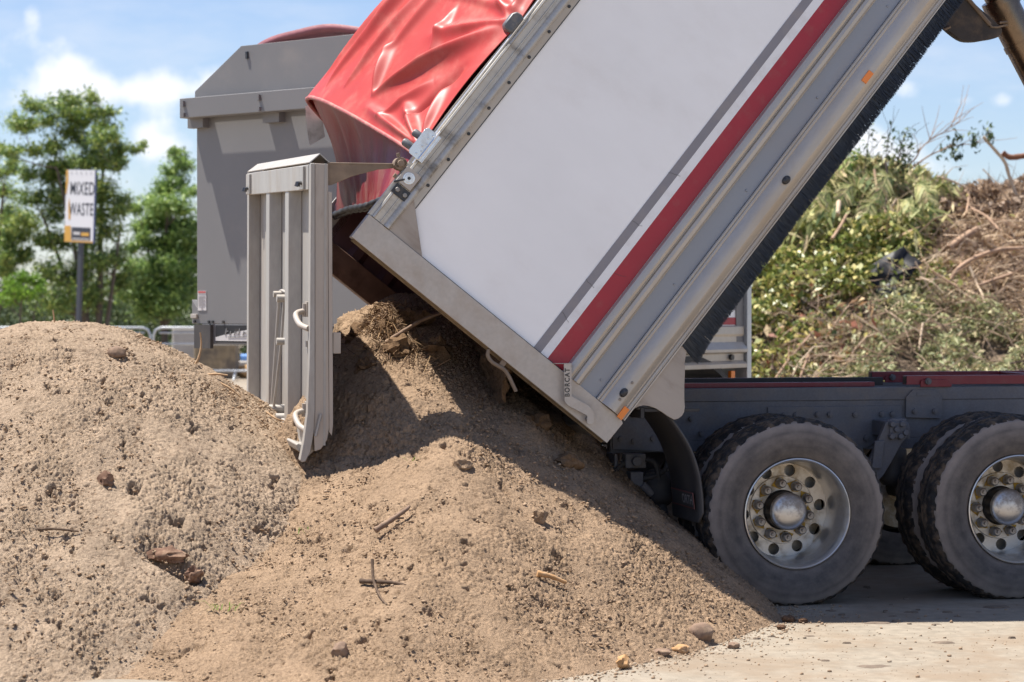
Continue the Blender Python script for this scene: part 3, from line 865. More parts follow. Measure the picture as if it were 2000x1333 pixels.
# mud flap behind the dual wheels, with the faded print
P = smoothpath([(-.90, 0, 1.085), (-.80, 0, 1.085), (-.735, 0, 1.05), (-.665, 0, .965), (-.605, 0, .865), (-.560, 0, .74), (-.540, 0, .62), (-.534, 0, .52), (-.534, 0, .455)], 6)
m = MB(); ny = 14
for i, p in enumerate(P):
    for j in range(ny + 1):
        w_ = .028 + .572 * j / ny
        z = p.z
        e = max(0, .06 - min(w_ - .028, .60 - w_))
        if z < .52: z = z + (.52 - z) / .065 * (.06 - math.sqrt(max(0, .06 ** 2 - e * e)))
        m.v.append((p.x - .012 * math.sin(math.pi * j / ny) + (.006 if j in (0, ny) else 0), w_, z))
for i in range(len(P) - 1):
    for j in range(ny):
        q = i * (ny + 1) + j
        m.f.append((q, q + 1, q + ny + 2, q + ny + 1)); m.mi.append(0)
fl = m.build('mud_flap', M['flap'], truck, smooth=70, recalc=False)
so = fl.modifiers.new('t', 'SOLIDIFY'); so.thickness = .012; so.offset = 0
lab = empty('x'); bpy.data.objects.remove(lab)
m = MB(); m.box(-.0015, .0015, .085, .50, -.045, .045, 0); m.box(-.0025, -.0015, .092, .493, -.038, .038, 1)
lb = m.build('flap_print', [M['label_red'], M['flap']], fl, loc=(-.5635, .0, .575), rot=(0, R(-7), 0))
text_obj('print_lettering', 'ORTH', .070, M['label_grey'], lb, (-.0032, .195, .0), (R(90), 0, R(-90)), bold=.001, spacing=1.05)
m = MB(); m.box(-.86, -.55, .02, .05, 1.065, 1.082); m.box(-.88, -.86, .02, .80, 1.03, 1.09); m.build('flap_hanger', M['frame_dark'], truck, bevel=.003)
for u in (-.70, -.60):
    m = MB(); m.box(u - .05, u + .05, .30, .38, 1.095 - .02, 1.125 - .02); m.build('tail_lamp', M['red_lens'], truck, bevel=.006)

# ------------------------------------------------------------------ wheels
def tyre_mesh(seed):
    prof = [(.300, .022), (.306, .008), (.316, .000), (.335, -.010), (.360, -.018), (.392, -.023), (.425, -.022), (.452, -.015), (.470, -.006), (.482, .000), (.492, .006), (.501, .013), (.509, .021), (.514, .030),
            (.520, .040), (.5225, .062), (.5240, .075), (.514, .078), (.514, .086), (.5245, .089), (.525, .118), (.514, .121), (.514, .129), (.525, .132), (.5245, .16), (.514, .163), (.514, .171), (.524, .174), (.5225, .188), (.520, .21),
            (.512, .226), (.495, .240), (.45, .262), (.39, .270), (.335, .258), (.300, .232)]
    n = 176; k = len(prof); m = MB()
    for i in range(n):
        a = 2 * math.pi * i / n
        ca, sa = math.cos(a), math.sin(a)
        for j, (r, y) in enumerate(prof):
            rr = r
            if 11 <= j <= 30:
                lug = (i // 2) % 2
                if j <= 16 or j >= 27: rr -= .007 * lug
                rr += .005 * mnoise.noise(Vector((ca * 9, sa * 9, y * 40 + seed))) + .004 * mnoise.noise(Vector((ca * 30, sa * 30, y * 60 + seed)))
            yy = y
            if 9 <= j <= 14: yy += .004 * mnoise.noise(Vector((ca * 22, sa * 22, j * .3 + seed)))
            px_, pz = rr * ca, rr * sa
            if pz < -.500:
                d = -.500 - pz; pz = -.500 - d * .05
                yy += (-.5 if y < .12 else .5) * d
            m.v.append((px_, yy, pz))
    for i in range(n):
        for j in range(k - 1):
            i2 = (i + 1) % n
            m.f.append((i * k + j, i2 * k + j, i2 * k + j + 1, i * k + j + 1))
            a = 2 * math.pi * (i + .5) / n
            rm = (prof[j][0] + prof[j + 1][0]) / 2
            lim = .498 + .010 * mnoise.noise(Vector((math.cos(a) * 14, math.sin(a) * 14, seed * 3.1)))
            m.mi.append(1 if (rm > lim or j > 28) else 0)
    return m
def disc_with_holes(y, rin, rout, hr, hring, nh, ang0):
    bm = bmesh.new()
    edges = []
    def ring(cx, cz, r, n):
        vs = [bm.verts.new((cx + r * math.cos(2 * math.pi * i / n), y, cz + r * math.sin(2 * math.pi * i / n))) for i in range(n)]
        for i in range(n):
            edges.append(bm.edges.new((vs[i], vs[(i + 1) % n])))
    ring(0, 0, rout, 60); ring(0, 0, rin, 40)
    for h in range(nh):
        a = ang0 + 2 * math.pi * h / nh
        ring(hring * math.cos(a), hring * math.sin(a), hr, 18)
    bmesh.ops.triangle_fill(bm, use_beauty=True, use_dissolve=False, edges=edges)
    bm.verts.ensure_lookup_table(); bm.verts.index_update()
    vs = [tuple(v.co) for v in bm.verts]; fs = [tuple(v.index for v in f.verts) for f in bm.faces]
    bm.free()
    return vs, fs
def make_wheel(seed, spin):
    m = MB()
    m.lathe([(.290, .030), (.299, .016), (.3035, .004), (.3025, -.004), (.2975, -.006), (.292, .000), (.289, .010), (.284, .022), (.279, .045), (.2765, .07), (.270, .10), (.266, .15), (.2635, .20), (.262, .255), (.262, .262)], 72)
    vs, fs = disc_with_holes(.2615, .10, .262, .0325, .2225, 10, spin)
    m.add(vs, fs, 1)
    for h in range(10):
        a = spin + 2 * math.pi * h / 10
        c = (.2225 * math.cos(a), .2615, .2225 * math.sin(a))
        k0 = len(m.v)
        m.lathe([(.0325, .0), (.0325, .018)], 18, c=c, mi=1)
    m.lathe([(.190, .2612), (.186, .2535), (.105, .2505)], 48, mi=1)
    wh = m.build('wheel', [M['rim'], M['rim_disc']], truck, smooth=35)
    t = tyre_mesh(seed).build('tyre', [M['sidewall'], M['tread']], wh, smooth=40)
    m = MB(); m.lathe([(.112, .2505), (.108, .240), (.1025, .236), (.1015, .16), (.100, .150)], 36); m.build('hub', M['hub'], wh, smooth=35)
    m = MB(); m.lathe([(.1035, .160), (.1035, .1415), (.1015, .137), (.098, .132), (.088, .1235), (.07, .1165), (.045, .1115), (.02, .1095), (.0005, .109)], 40); m.build('hub_cap', M['hubcap'], wh, smooth=60)
    mk = MB()
    for h in range(10):
        a = spin + R(18) + 2 * math.pi * h / 10
        c = Vector((.150 * math.cos(a), 0, .150 * math.sin(a)))
        m = MB()
        m.tube([(0, .2505, 0), (0, .236, 0)], [.029, .028], 14)
        m.tube([(0, .236, 0), (0, .203, 0), (0, .195, 0)], [.0250, .0245, .018], 14)
        m.tube([(0, .198, 0), (0, .183, 0)], [.0085, .0075], 8)
        if h == 0:
            n0 = m.build('wheel_nut', M['steel'], wh, smooth=30, loc=c)
        else:
            copy_to(n0, wh, c)
        t_ = a + R(100)
        d = Vector((math.cos(t_), 0, math.sin(t_))); e = Vector((-d.z, 0, d.x))
        y0 = .2462
        ps = [c + d * .052, c + e * .033 + d * .008, c + e * .025 - d * .026, c - e * .025 - d * .026, c - e * .033 + d * .008]
        mk.add([(p.x, y0, p.z) for p in ps] + [(p.x, y0 + .003, p.z) for p in ps], [(0, 1, 2, 3, 4), (9, 8, 7, 6, 5)] + [(i, (i + 1) % 5, 5 + (i + 1) % 5, 5 + i) for i in range(5)])
    mk.build('nut_marker', M['yellow'], wh)
    return wh
ZA = .503
w1 = make_wheel(1.7, R(6)); w1.location = (0, 0, ZA)
w2 = make_wheel(5.2, R(21)); w2.location = (1.30, .0, ZA)
def inner_wheel(seed):
    m = MB(); m.lathe([(.29, .26), (.30, .25), (.303, .24), (.28, .20), (.265, .10), (.265, .01)], 48)
    m.lathe([(.265, .02), (.10, .015)], 48)
    wh = m.build('wheel', M['rim_disc'], truck, smooth=35)
    tyre_mesh(seed).build('tyre', [M['sidewall'], M['tread']], wh, smooth=40)
    return wh
for u in (0, 1.30):
    wi = inner_wheel(11.3 + u); wi.location = (u, .335, ZA)
    wi = copy_to(wi, truck, (u, 1.72, ZA)); wi = copy_to(wi, truck, (u, 2.05, ZA))

# hoist ram and the hanging guard under the raised body
m = MB()
A_, B_ = Vector((2.45, 1.1, 2.12)), Vector((1.20, 1.1, 4.30))
d = (B_ - A_).normalized()
def along(t): return A_ + (B_ - A_) * t
m.tube([A_, along(.60)], .105, 24); m.tube([along(.60), along(.616), along(.617), along(.632)], [.112, .112, .112, .108], 24)
m.tube([along(.50), along(.515)], .111, 24)
m.tube([along(.632), B_], .078, 24)
m.build('hoist_ram', M['hyd'], truck, smooth=35)
m = MB()
gp = smoothpath([(1.10, .9, 3.36), (1.19, .9, 3.29), (1.26, .9, 3.235), (1.325, .9, 3.20), (1.40, .9, 3.197), (1.46, .9, 3.207), (1.52, .9, 3.218), (1.556, .9, 3.235), (1.572, .9, 3.265), (1.562, .9, 3.290), (1.50, .9, 3.34), (1.40, .9, 3.42), (1.33, .9, 3.48), (1.2, .9, 3.6)], 3)
m.prism([(p.x, p.z) for p in gp], .84, .90)
hg = m.build('hanging_guard', M['chute'], truck, bevel=.006)
m = MB(); m.tube([(1.36, .832, 3.44), (1.50, .832, 3.285), (1.535, .832, 3.285), (1.60, .832, 3.30), (1.598, .832, 3.318), (1.55, .832, 3.312)], .007, 6); m.tube([(1.24, .835, 3.28), (1.20, .83, 3.262)], .008, 6)
m.tube([(1.33, .836, 3.47), (1.49, .836, 3.30)], .013, 6)
m.build('guard_bracket', M['arm'], hg)
# ------------------------------------------------------------------ soil heaps
def heap_left(X, Y):
    dx, dy = X + 2.48, Y - 13.0
    rx = np.where(dx > 0, 2.5, 3.2)
    ry = np.where(dy < 0, 3.06, 2.6)
    rho = np.sqrt((dx / rx) ** 2 + (dy / ry) ** 2)
    c = .30
    return 1.54 * (1 - (np.sqrt(rho ** 2 + c * c) - c) / (math.sqrt(1 + c * c) - c))
def heap_right(X, Y):
    # ridge profile towards the viewer: a gentle apron, a steep slumped face, then the crest under the body
    Ys = Y - .30 * np.clip((-.50 - X) / .45, 0, 1)
    h0 = np.interp(Ys, [9.0, 9.62, 10.7, 11.84, 12.12, 12.6, 13.2, 13.5, 13.9, 15.8], [-.4, 0, .42, .85, 1.17, 1.42, 1.67, 1.74, 1.62, -.2])
    h1 = np.interp(Y, [9.0, 9.72, 10.7, 11.5, 12.0, 12.5, 13.0, 13.4, 14.0, 15.8], [-.4, 0, .42, .82, 1.08, 1.23, 1.44, 1.58, 1.3, -.3])
    dy = Y - 13.45
    ady = np.sqrt(dy * dy + .06)
    xf = np.interp(Y, [9.2, 9.9, 10.34, 10.87, 11.4, 11.95, 12.5, 13.45, 15, 16], [-.7, .0, .46, .845, 1.15, 1.39, 1.44, 1.28, .6, 0])
    q = np.maximum(X + .42, 0) / np.maximum(xf + .42, .3)
    right = np.where(h1 > 0, h1 * (1 - q ** 1.22), h1)
    dx = np.where(X < -1.0, X + 1.0, 0)
    rl = .45 + 2.45 * np.clip((-dy - .5) / 2.1, 0, 1.0)
    ry = np.where(dy < 0, 3.58, 2.4)
    rho = np.sqrt((dx / rl) ** 2 + (ady / ry) ** 2)
    h0 = h0 - .15 * np.clip((-X - .62) / .4, 0, 1) * np.clip((Y - 12.6) / .6, 0, 1)
    left = h0 - 1.79 * (rho - ady / ry) - .16 * np.exp(-((X + 1.34) / .30) ** 2 - ((Y - 11.9) / .75) ** 2)
    t = np.clip((X + .75) / .65, 0, 1); t = t * t * (3 - 2 * t)
    return left * (1 - t) + right * t
def perlin(x, y, seed=0):
    rs = np.random.RandomState(seed)
    perm = rs.permutation(512)
    ang = rs.rand(512) * 2 * np.pi
    gx, gy = np.cos(ang), np.sin(ang)
    xi = np.floor(x).astype(int); yi = np.floor(y).astype(int)
    xf, yf = x - xi, y - yi
    u = xf * xf * xf * (xf * (xf * 6 - 15) + 10); v = yf * yf * yf * (yf * (yf * 6 - 15) + 10)
    def g(i, j, dx, dy):
        h = perm[(perm[i % 512] + j) % 512]
        return gx[h] * dx + gy[h] * dy
    a = g(xi, yi, xf, yf); b = g(xi + 1, yi, xf - 1, yf)
    c = g(xi, yi + 1, xf, yf - 1); d = g(xi + 1, yi + 1, xf - 1, yf - 1)
    return (a + u * (b - a)) * (1 - v) + (c + u * (d - c)) * v
def soil_detail(X, Y, seed):
    z = .034 * perlin(X * 1.6, Y * 1.3, seed) + .022 * perlin(X * 4.3, Y * 3.6, seed + 1)
    wx = .035 * perlin(X * 6, Y * 6, seed + 8) + .012 * perlin(X * 27, Y * 27, seed + 18)
    wy = .035 * perlin(X * 6 + 50, Y * 6, seed + 9) + .012 * perlin(X * 27 + 50, Y * 27, seed + 19)
    A, B = X + wx, Y + wy
    patch = np.clip(1.0 + 1.5 * perlin(X * 2.1, Y * 1.7, seed + 6) + 1.1 * perlin(X * 5.1, Y * 4.7, seed + 7), .50, 1.6)
    z += .012 * perlin(A * 9, B * 7, seed + 2)
    bl = .014 * (np.abs(perlin(A * 19, B * 16, seed + 3)) - .17)
    bl += .017 * (np.abs(perlin(A * 47, B * 41, seed + 4)) - .17)
    bl += .018 * np.maximum(perlin(A * 84, B * 76, seed + 5), -.08) + .012 * np.maximum(perlin(X * 122, Y * 116, seed + 10), -.12)
    h = perlin(A * 7, B * 6, seed + 11) * .55 + perlin(A * 16, B * 13, seed + 12) * .6 + perlin(A * 36, B * 30, seed + 13) * .45 + perlin(X * 75, Y * 70, seed + 14) * .22
    z += .74 * patch * bl - np.clip(patch, .7, 1.3) * .15 * np.clip(-h - .31, 0, .5) + .03 * np.clip(h - .42, 0, .4)
    return z
def heap_mesh(name, fn, X0, X1, Y0, Y1, dx, seed, m, amp, extra=None):
    xs = np.arange(X0, X1, dx); ys = np.concatenate([np.arange(Y0, 13.75, dx), np.arange(13.75, Y1, .035)])
    X, Y = np.meshgrid(xs, ys)
    base = fn(X, Y)
    if extra is not None: base = base + extra(X, Y)
    det = soil_detail(X, Y, seed) * amp
    edge = np.clip((base + .02) / .12, 0, 1)
    Z = base + det * (.35 + .65 * edge)
    Z = np.maximum(Z, -.06)
    # the relief stands out along the slope's normal, so that clods overhang a little
    gxz = np.gradient(base, xs, axis=1); gyz = np.gradient(base, ys, axis=0)
    Xp = X - det * np.clip(gxz, -1, 1) * .8; Yp = Y - det * np.clip(gyz, -1, 1) * .8
    ny, nx = X.shape
    co = np.stack([Xp, Yp, Z], -1).reshape(-1, 3).astype(np.float32)
    idx = np.arange(nx * ny).reshape(ny, nx)
    q = np.stack([idx[:-1, :-1], idx[:-1, 1:], idx[1:, 1:], idx[1:, :-1]], -1).reshape(-1, 4)
    keep = (co[q][:, :, 2].max(axis=1) > -.05)
    q = q[keep]
    used = np.zeros(nx * ny, bool); used[q.ravel()] = True
    remap = np.cumsum(used) - 1
    co = co[used]; q = remap[q]
    me = bpy.data.meshes.new(name)
    me.vertices.add(len(co)); me.vertices.foreach_set('co', co.ravel())
    me.loops.add(q.size); me.loops.foreach_set('vertex_index', q.ravel().astype(np.int32))
    me.polygons.add(len(q)); me.polygons.foreach_set('loop_start', np.arange(0, q.size, 4, dtype=np.int32))
    me.update(calc_edges=True)
    me.shade_smooth()
    me.materials.append(m)
    o = bpy.data.objects.new(name, me); C.objects.link(o)
    return o
def soil_mat(name, c1, c2, dark):
    m = mat(name, c1, .95, var=.16, vscale=5.0, dirt=dark, dirt_amt=.8, dscale=24, dlo=.53, dhi=.68, bump=1.0, bscale=170, bdist=.010, spec=.12, fine=.22)
    return m
M['soil_old'] = soil_mat('dry_sandy_soil', (.342, .256, .182), None, (.15, .10, .065))
M['soil_new'] = soil_mat('fresh_sandy_soil', (.308, .214, .140), None, (.125, .08, .048))
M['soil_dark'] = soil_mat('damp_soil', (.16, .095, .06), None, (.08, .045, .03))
def cavity(X, Y):
    u = (X + 1.60) * .94 + (Y - 10.86) * -.34; v = (X + 1.60) * .34 + (Y - 10.86) * .94
    return -.095 * np.exp(-((u / .13) ** 4) - ((v / .055) ** 2)) + .02 * np.exp(-((u / .15) ** 2) - (((v - .10) / .06) ** 2))
M['soil_brown'] = soil_mat('dark_clod', (.19, .12, .07), None, (.09, .055, .033))  # darker brown than the heap soil, for the load and some clods
hl = heap_mesh('soil_heap', heap_left, -4.4, .1, 9.3, 15.6, .0056, 21, M['soil_old'], 1.0, cavity)
tag(hl, 'rounded dry heap of crumbly sandy soil at the left below the waste sign', 'soil heap', 'soil heaps')
def lump(X, Y):
    t = .10 * np.exp(-(((X + .74) / .10) ** 2 + ((Y - 12.95) / .35) ** 2)) 
    t += .07 * np.exp(-(((X - .1) / .2) ** 2 + ((Y - 12.6) / .3) ** 2))
    return t
hr = heap_mesh('soil_heap', heap_right, -2.9, 1.75, 9.3, 15.4, .0056, 57, M['soil_new'], 1.0, lump)
tag(hr, 'fresh soil heap pouring out below the raised truck body and against the rear wheel', 'soil heap', 'soil heaps')

# dark brown soil still sliding out of the body (built in the body's own frame)
xs = np.arange(-.16, 1.7, .012); ys = np.arange(.07, WF - .14, .012)
A_g, W_g = np.meshgrid(xs, ys)
b_g = .17 + .50 * np.clip(1 - A_g / 1.75, 0, 1) ** .8 - .9 * np.clip(-A_g, 0, 1) + .10 * perlin(A_g * 3, W_g * 3, 71) + 1.2 * soil_detail(A_g, W_g, 73) + .09 * np.clip(perlin(A_g * 7, W_g * 7, 72), 0, 1)
ny, nx = A_g.shape
m = MB(); m.v = [tuple(p) for p in np.stack([A_g, W_g, b_g], -1).reshape(-1, 3)]
m.f = [(j * nx + i, j * nx + i + 1, (j + 1) * nx + i + 1, (j + 1) * nx + i) for j in range(ny - 1) for i in range(nx - 1)]; m.mi = [0] * len(m.f)
ld = m.build('soil_load', M['soil_brown'], None, smooth=80, recalc=False)
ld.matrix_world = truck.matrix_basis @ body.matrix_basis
tag(ld, 'dark brown soil still sliding out of the open truck body', 'soil load')
# ground: one sheet to the horizon
def ground_mat():
    m = mat('dusty_concrete_yard', (.262, .225, .178), .92, var=.12, vscale=.9, dirt=(.225, .17, .12), dirt_amt=.85, dscale=1.1, dlo=.44, dhi=.66, bump=.55, bscale=40, bdist=.006, spec=.2, fine=.16)
    return m
m = MB()
m.add([(-900, -60, 0), (900, -60, 0), (900, 2500, 0), (-900, 2500, 0)], [(0, 1, 2, 3)])
g = m.build('ground', ground_mat(), recalc=False); tag(g, 'pale dusty concrete yard', 'ground', kind='structure')

# crumbs, lumps and grit too many to count
ICO = []
def ico():
    bm = bmesh.new(); bmesh.ops.create_icosphere(bm, subdivisions=1, radius=1)
    v = np.array([x.co[:] for x in bm.verts]); f = np.array([[q.index for q in p.verts] for p in bm.faces]); bm.free()
    return v, f
IV, IF = ico()
def scatter_lumps(name, pts, rads, m, seed, flat=.75):
    rs = np.random.RandomState(seed)
    n = len(pts)
    V = np.zeros((n, len(IV), 3)); 
    for i in range(n):
        sc = rads[i] * (1 + .30 * rs.randn(len(IV), 1)).clip(.5, 1.5)
        v = IV * sc * np.array([.75 + .6 * rs.rand(), .75 + .6 * rs.rand(), flat])
        a = rs.rand() * 6.28
        ca, sa = np.cos(a), np.sin(a)
        v = v @ np.array([[ca, sa, 0], [-sa, ca, 0], [0, 0, 1]])
        V[i] = v + pts[i]
    F = (IF[None] + (np.arange(n) * len(IV))[:, None, None]).reshape(-1, 3)
    co = V.reshape(-1, 3).astype(np.float32)
    me = bpy.data.meshes.new(name)
    me.vertices.add(len(co)); me.vertices.foreach_set('co', co.ravel())
    me.loops.add(F.size); me.loops.foreach_set('vertex_index', F.ravel().astype(np.int32))
    me.polygons.add(len(F)); me.polygons.foreach_set('loop_start', np.arange(0, F.size, 3, dtype=np.int32))
    me.update(calc_edges=True)
    me.materials.append(m)
    o = bpy.data.objects.new(name, me); C.objects.link(o)
    return o
def hz(X, Y):
    return float(max(heap_left(np.float64(X), np.float64(Y)), heap_right(np.float64(X), np.float64(Y)), 0))
rs = np.random.RandomState(5)
pts = []; rads = []
while len(pts) < 32000:
    X = rs.uniform(-3.4, 1.6); Y = rs.uniform(9.6, 13.4)
    z = hz(X, Y)
    if z < .01: continue
    r = .0020 * (5.0 ** (rs.rand() ** 3.0))
    pts.append((X, Y, z + r * .1 + .010 * (rs.rand() - .4))); rads.append(r)
o = scatter_lumps('soil_crumbs', pts, rads, mat('soil_crumb', (.40, .27, .175), .95, spec=.1, island=[(.35, .25, .17), (.31, .215, .14), (.24, .16, .10), (.36, .265, .18)]), 9)
tag(o, 'loose crumbs of soil over both heaps', 'soil crumbs', kind='stuff')
pts = []; rads = []
FOOT_Y = [9.9, 10.34, 10.87, 11.4, 11.95]; FOOT_X = [.0, .46, .845, 1.15, 1.39]
while len(pts) < 3200:
    Y = rs.uniform(9.7, 12.6); X = rs.uniform(-.2, 3.2)
    xf = np.interp(Y, FOOT_Y, FOOT_X)
    d = X - xf
    if d < -.05: continue
    if rs.rand() > math.exp(-d / .12) + .025: continue
    r = .0020 * (5.0 ** (rs.rand() ** 3.2))
    pts.append((X, Y, r * .4)); rads.append(r)
o = scatter_lumps('ground_grit', pts, rads, mat('grit', (.33, .24, .17), .95, spec=.1, island=[(.36, .265, .18), (.30, .21, .14), (.24, .165, .11), (.36, .30, .23)]), 19)
tag(o, 'grit and crumbs on the yard along the foot of the heap', 'grit', kind='stuff')
# dark mud flakes on the concrete beside and under the wheels
m = MB(); rnd = random.Random(8)
for k in range(110):
    X = rnd.uniform(1.2, 4.2); Y = rnd.uniform(11.0, 13.6) if k % 3 else rnd.uniform(10.0, 11.6)
    if X < np.interp(Y, FOOT_Y, FOOT_X) + .05 or (Y < 11.75 and rnd.random() < .7): continue
    r = rnd.uniform(.006, .03) * (1 if rnd.random() < .85 else 1.6)
    n = 9; a0 = rnd.random() * 6
    ps = [(X + r * rnd.uniform(.6, 1.3) * math.cos(a0 + 6.283 * i / n) * 1.6, Y + r * rnd.uniform(.6, 1.3) * math.sin(a0 + 6.283 * i / n)) for i in range(n)]
    h = rnd.uniform(.003, .010)
    m.add([(x, y, .0005) for x, y in ps] + [(X + (x - X) * .75, Y + (y - Y) * .75, h) for x, y in ps], [(i, (i + 1) % n, n + (i + 1) % n, n + i) for i in range(n)] + [tuple(range(n, 2 * n))])
o = m.build('mud_flakes', mat('mud_flake', (.15, .112, .082), .95, var=.25, vscale=20, bump=.5, bscale=80), None, recalc=False)
tag(o, 'flakes of dried mud on the yard around the wheels', 'mud', kind='stuff')

# single stones and clods on the heaps
def rock(name, X, Y, r, m, label, cat, sc=(1, 1, .8), rot=0, seed=1, sink=.3, group=None, dz=0.0, rough=.22, sub=3):
    bm = bmesh.new(); bmesh.ops.create_icosphere(bm, subdivisions=sub, radius=r)
    for v in bm.verts:
        d = v.co.normalized()
        n = mnoise.noise(d * 1.6 + Vector((seed * 3.7, 0, 0))) * rough * 1.6 + mnoise.noise(d * 4.5 + Vector((0, seed * 2.1, 0))) * rough * .6 + mnoise.noise(d * 11 + Vector((0, seed * 2.1, 5))) * rough * .25
        v.co = v.co * (1 + n)
        v.co.x *= sc[0]; v.co.y *= sc[1]; v.co.z *= sc[2]
    me = bpy.data.meshes.new(name); bm.to_mesh(me); bm.free()
    me.materials.append(m); me.shade_smooth(); me.set_sharp_from_angle(angle=R(38))
    o = bpy.data.objects.new(name, me); C.objects.link(o)
    o.location = (X, Y, hz(X, Y) + r * sc[2] * (1 - 2 * sink) + dz); o.rotation_euler = (0, 0, rot)
    return tag(o, label, cat, group)
ROCK = mat('brown_stone', (.20, .13, .09), .9, var=.2, vscale=18, dirt=(.33, .23, .15), dirt_amt=.8, dscale=14, bump=.5, bscale=90)
ROCKO = mat('ochre_stone', (.42, .235, .10), .85, var=.2, vscale=25, dirt=(.45, .33, .22), dirt_amt=.6, dscale=20, bump=.4, bscale=90)
BRICK = mat('rusty_brown_clod', (.15, .08, .05), .95, var=.3, vscale=14, dirt=(.30, .20, .13), dirt_amt=.75, dscale=16, bump=.7, bscale=80)
rock('brick_lump', -1.64, 10.90, .055, BRICK, 'rusty brown lump half buried in the left heap near the crease', 'brick lump', (1.7, .7, .7), -.25, 3, .62, rough=.35)
rock('soil_clod', -1.50, 10.82, .040, BRICK, 'brown clod at the right end of the rusty brown lump', 'soil clod', (1.1, .9, .9), .5, 8, .45, rough=.4)
rock('stone', .911, 11.10, .052, ROCK, 'square brown stone in the soil below the rear wheel', 'stone', (1.25, 1, .95), .2, 5, .28, 'stones on the soil', rough=.14)
rock('stone', .79, 10.80, .032, ROCKO, 'flat tan stone at the heap foot below the square brown one', 'stone', (1.5, 1, .7), .4, 6, .1, 'stones on the soil')
rock('stone', .70, 10.70, .030, ROCK, 'small brown stone left of the flat tan stone at the foot', 'stone', (1.4, 1, .6), -.3, 7, .1, 'stones on the soil')
rock('stone', .50, 10.36, .036, ROCKO, 'bright ochre stone at the bottom edge of the fresh heap', 'stone', (1.1, .8, .8), .9, 9, .05, 'stones on the soil', rough=.4)
rock('stone', 1.06, 10.98, .024, ROCK, 'brown pebble on the concrete right of the tan stone', 'stone', (1.3, 1, .7), .2, 12, .1, 'stones on the soil')
rock('soil_clod', -.75, 10.06, .044, ROCK, 'rounded brown clod near the bottom of the fresh heap', 'soil clod', (.8, .8, 1.0), .2, 14, .30, 'clods on the soil')
rock('stone', -2.132, 12.42, .046, ROCK, 'dark smooth stone near the crest of the left heap', 'stone', (1.15, .9, .75), .1, 15, .38, 'stones on the soil', rough=.12)
rock('soil_clod', -1.984, 11.26, .042, BRICK, 'dark clod casting a shadow midway up the left heap', 'soil clod', (.9, .8, 1.0), .6, 16, .38, 'clods on the soil', rough=.35)
rock('soil_clod', -.25, 11.60, .042, M['soil_new'], 'lumpy clod under the shadow edge of the fresh heap', 'soil clod', (1.2, .9, .9), .6, 18, .2, 'clods on the soil', rough=.35)
rock('soil_clod', .14, 11.42, .038, M['soil_new'], 'pointed tan clod high on the right of the fresh heap', 'soil clod', (.9, .8, 1.2), .1, 19, .2, 'clods on the soil', rough=.35)
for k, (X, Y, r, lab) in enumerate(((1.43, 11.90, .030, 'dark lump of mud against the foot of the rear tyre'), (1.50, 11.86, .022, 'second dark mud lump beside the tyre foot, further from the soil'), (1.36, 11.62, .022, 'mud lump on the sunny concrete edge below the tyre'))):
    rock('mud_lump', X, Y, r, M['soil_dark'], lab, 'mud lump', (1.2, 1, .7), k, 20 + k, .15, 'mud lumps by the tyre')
# twigs, sticks and roots
TWIG = mat('dark_twig', (.085, .052, .032), .9, var=.2, vscale=40, dirt=(.25, .17, .11), dirt_amt=.6, dscale=30)
STRAW = mat('pale_root', (.42, .27, .15), .85, var=.15, vscale=30)
def twig(name, pts, r, m, label, cat, group=None):
    b = MB()
    P_ = [(x, y, hz(x, y) + dz - .008) for x, y, dz in pts]
    sp = smoothpath(P_, 5)
    n = len(sp)
    b.tube(sp, [r * (1 - .55 * i / n) * (1 + .12 * math.sin(i * 2.3)) for i in range(n)], 7)
    o = b.build(name, m, None, smooth=60)
    return tag(o, label, cat, group)
TG = 'twigs lying on the soil'
twig('twig', [(-.70, 10.62, .035), (-.62, 10.58, .03), (-.53, 10.55, .018), (-.48, 10.53, .01)], .013, TWIG, 'thick dark twig of the crossed pair on the fresh heap', 'twig', TG)
twig('twig', [(-.645, 10.62, .12), (-.635, 10.56, .05), (-.60, 10.46, .02), (-.565, 10.38, .015)], .008, TWIG, 'thin dark twig standing across the thick one', 'twig', TG)
twig('twig', [(-2.24, 10.86, .015), (-2.16, 10.87, .02), (-2.05, 10.89, .012)], .008, TWIG, 'short dark twig lying low on the left heap', 'twig', TG)
twig('twig', [(-.66, 11.09, .03), (-.60, 11.12, .035), (-.52, 11.17, .04), (-.50, 11.20, .04)], .016, ROCK, 'stubby pale brown stick at the middle of the fresh heap', 'twig', TG)
twig('twig', [(.12, 10.93, .02), (.18, 10.94, .028), (.26, 10.95, .025)], .016, ROCKO, 'stubby tan stick on the right of the fresh heap', 'twig', TG)
twig('twig', [(-.36, 11.66, .01), (-.28, 11.66, .02), (-.18, 11.64, .015)], .011, TWIG, 'dark stick lying along the shadow edge of the fresh heap', 'twig', TG)
twig('twig', [(-.69, 12.66, .06), (-.62, 12.66, .09), (-.50, 12.72, .14), (-.38, 12.80, .20)], .015, ROCK, 'brown stick poking out of the shaded soil under the body', 'twig', TG)
twig('twig', [(-1.74, 10.75, .012), (-1.69, 10.70, .015), (-1.66, 10.63, .012), (-1.645, 10.58, .01)], .006, TWIG, 'thin curved twig below the rusty brown lump', 'twig', TG)
twig('twig', [(-.42, 11.62, .01), (-.40, 11.52, .02), (-.37, 11.42, .01), (-.33, 11.38, .01)], .005, TWIG, 'thin curved root below the dark stick', 'twig', TG)
twig('root', [(-1.775, 12.85, .0), (-1.75, 12.85, .06), (-1.735, 12.86, .14), (-1.74, 12.86, .21)], .008, STRAW, 'pale root standing up from the crest of the left heap', 'root', 'pale roots on the left heap')
twig('root', [(-1.69, 12.80, .01), (-1.64, 12.80, .045), (-1.58, 12.80, .075)], .008, STRAW, 'pale root jutting sideways below the standing root', 'root', 'pale roots on the left heap')
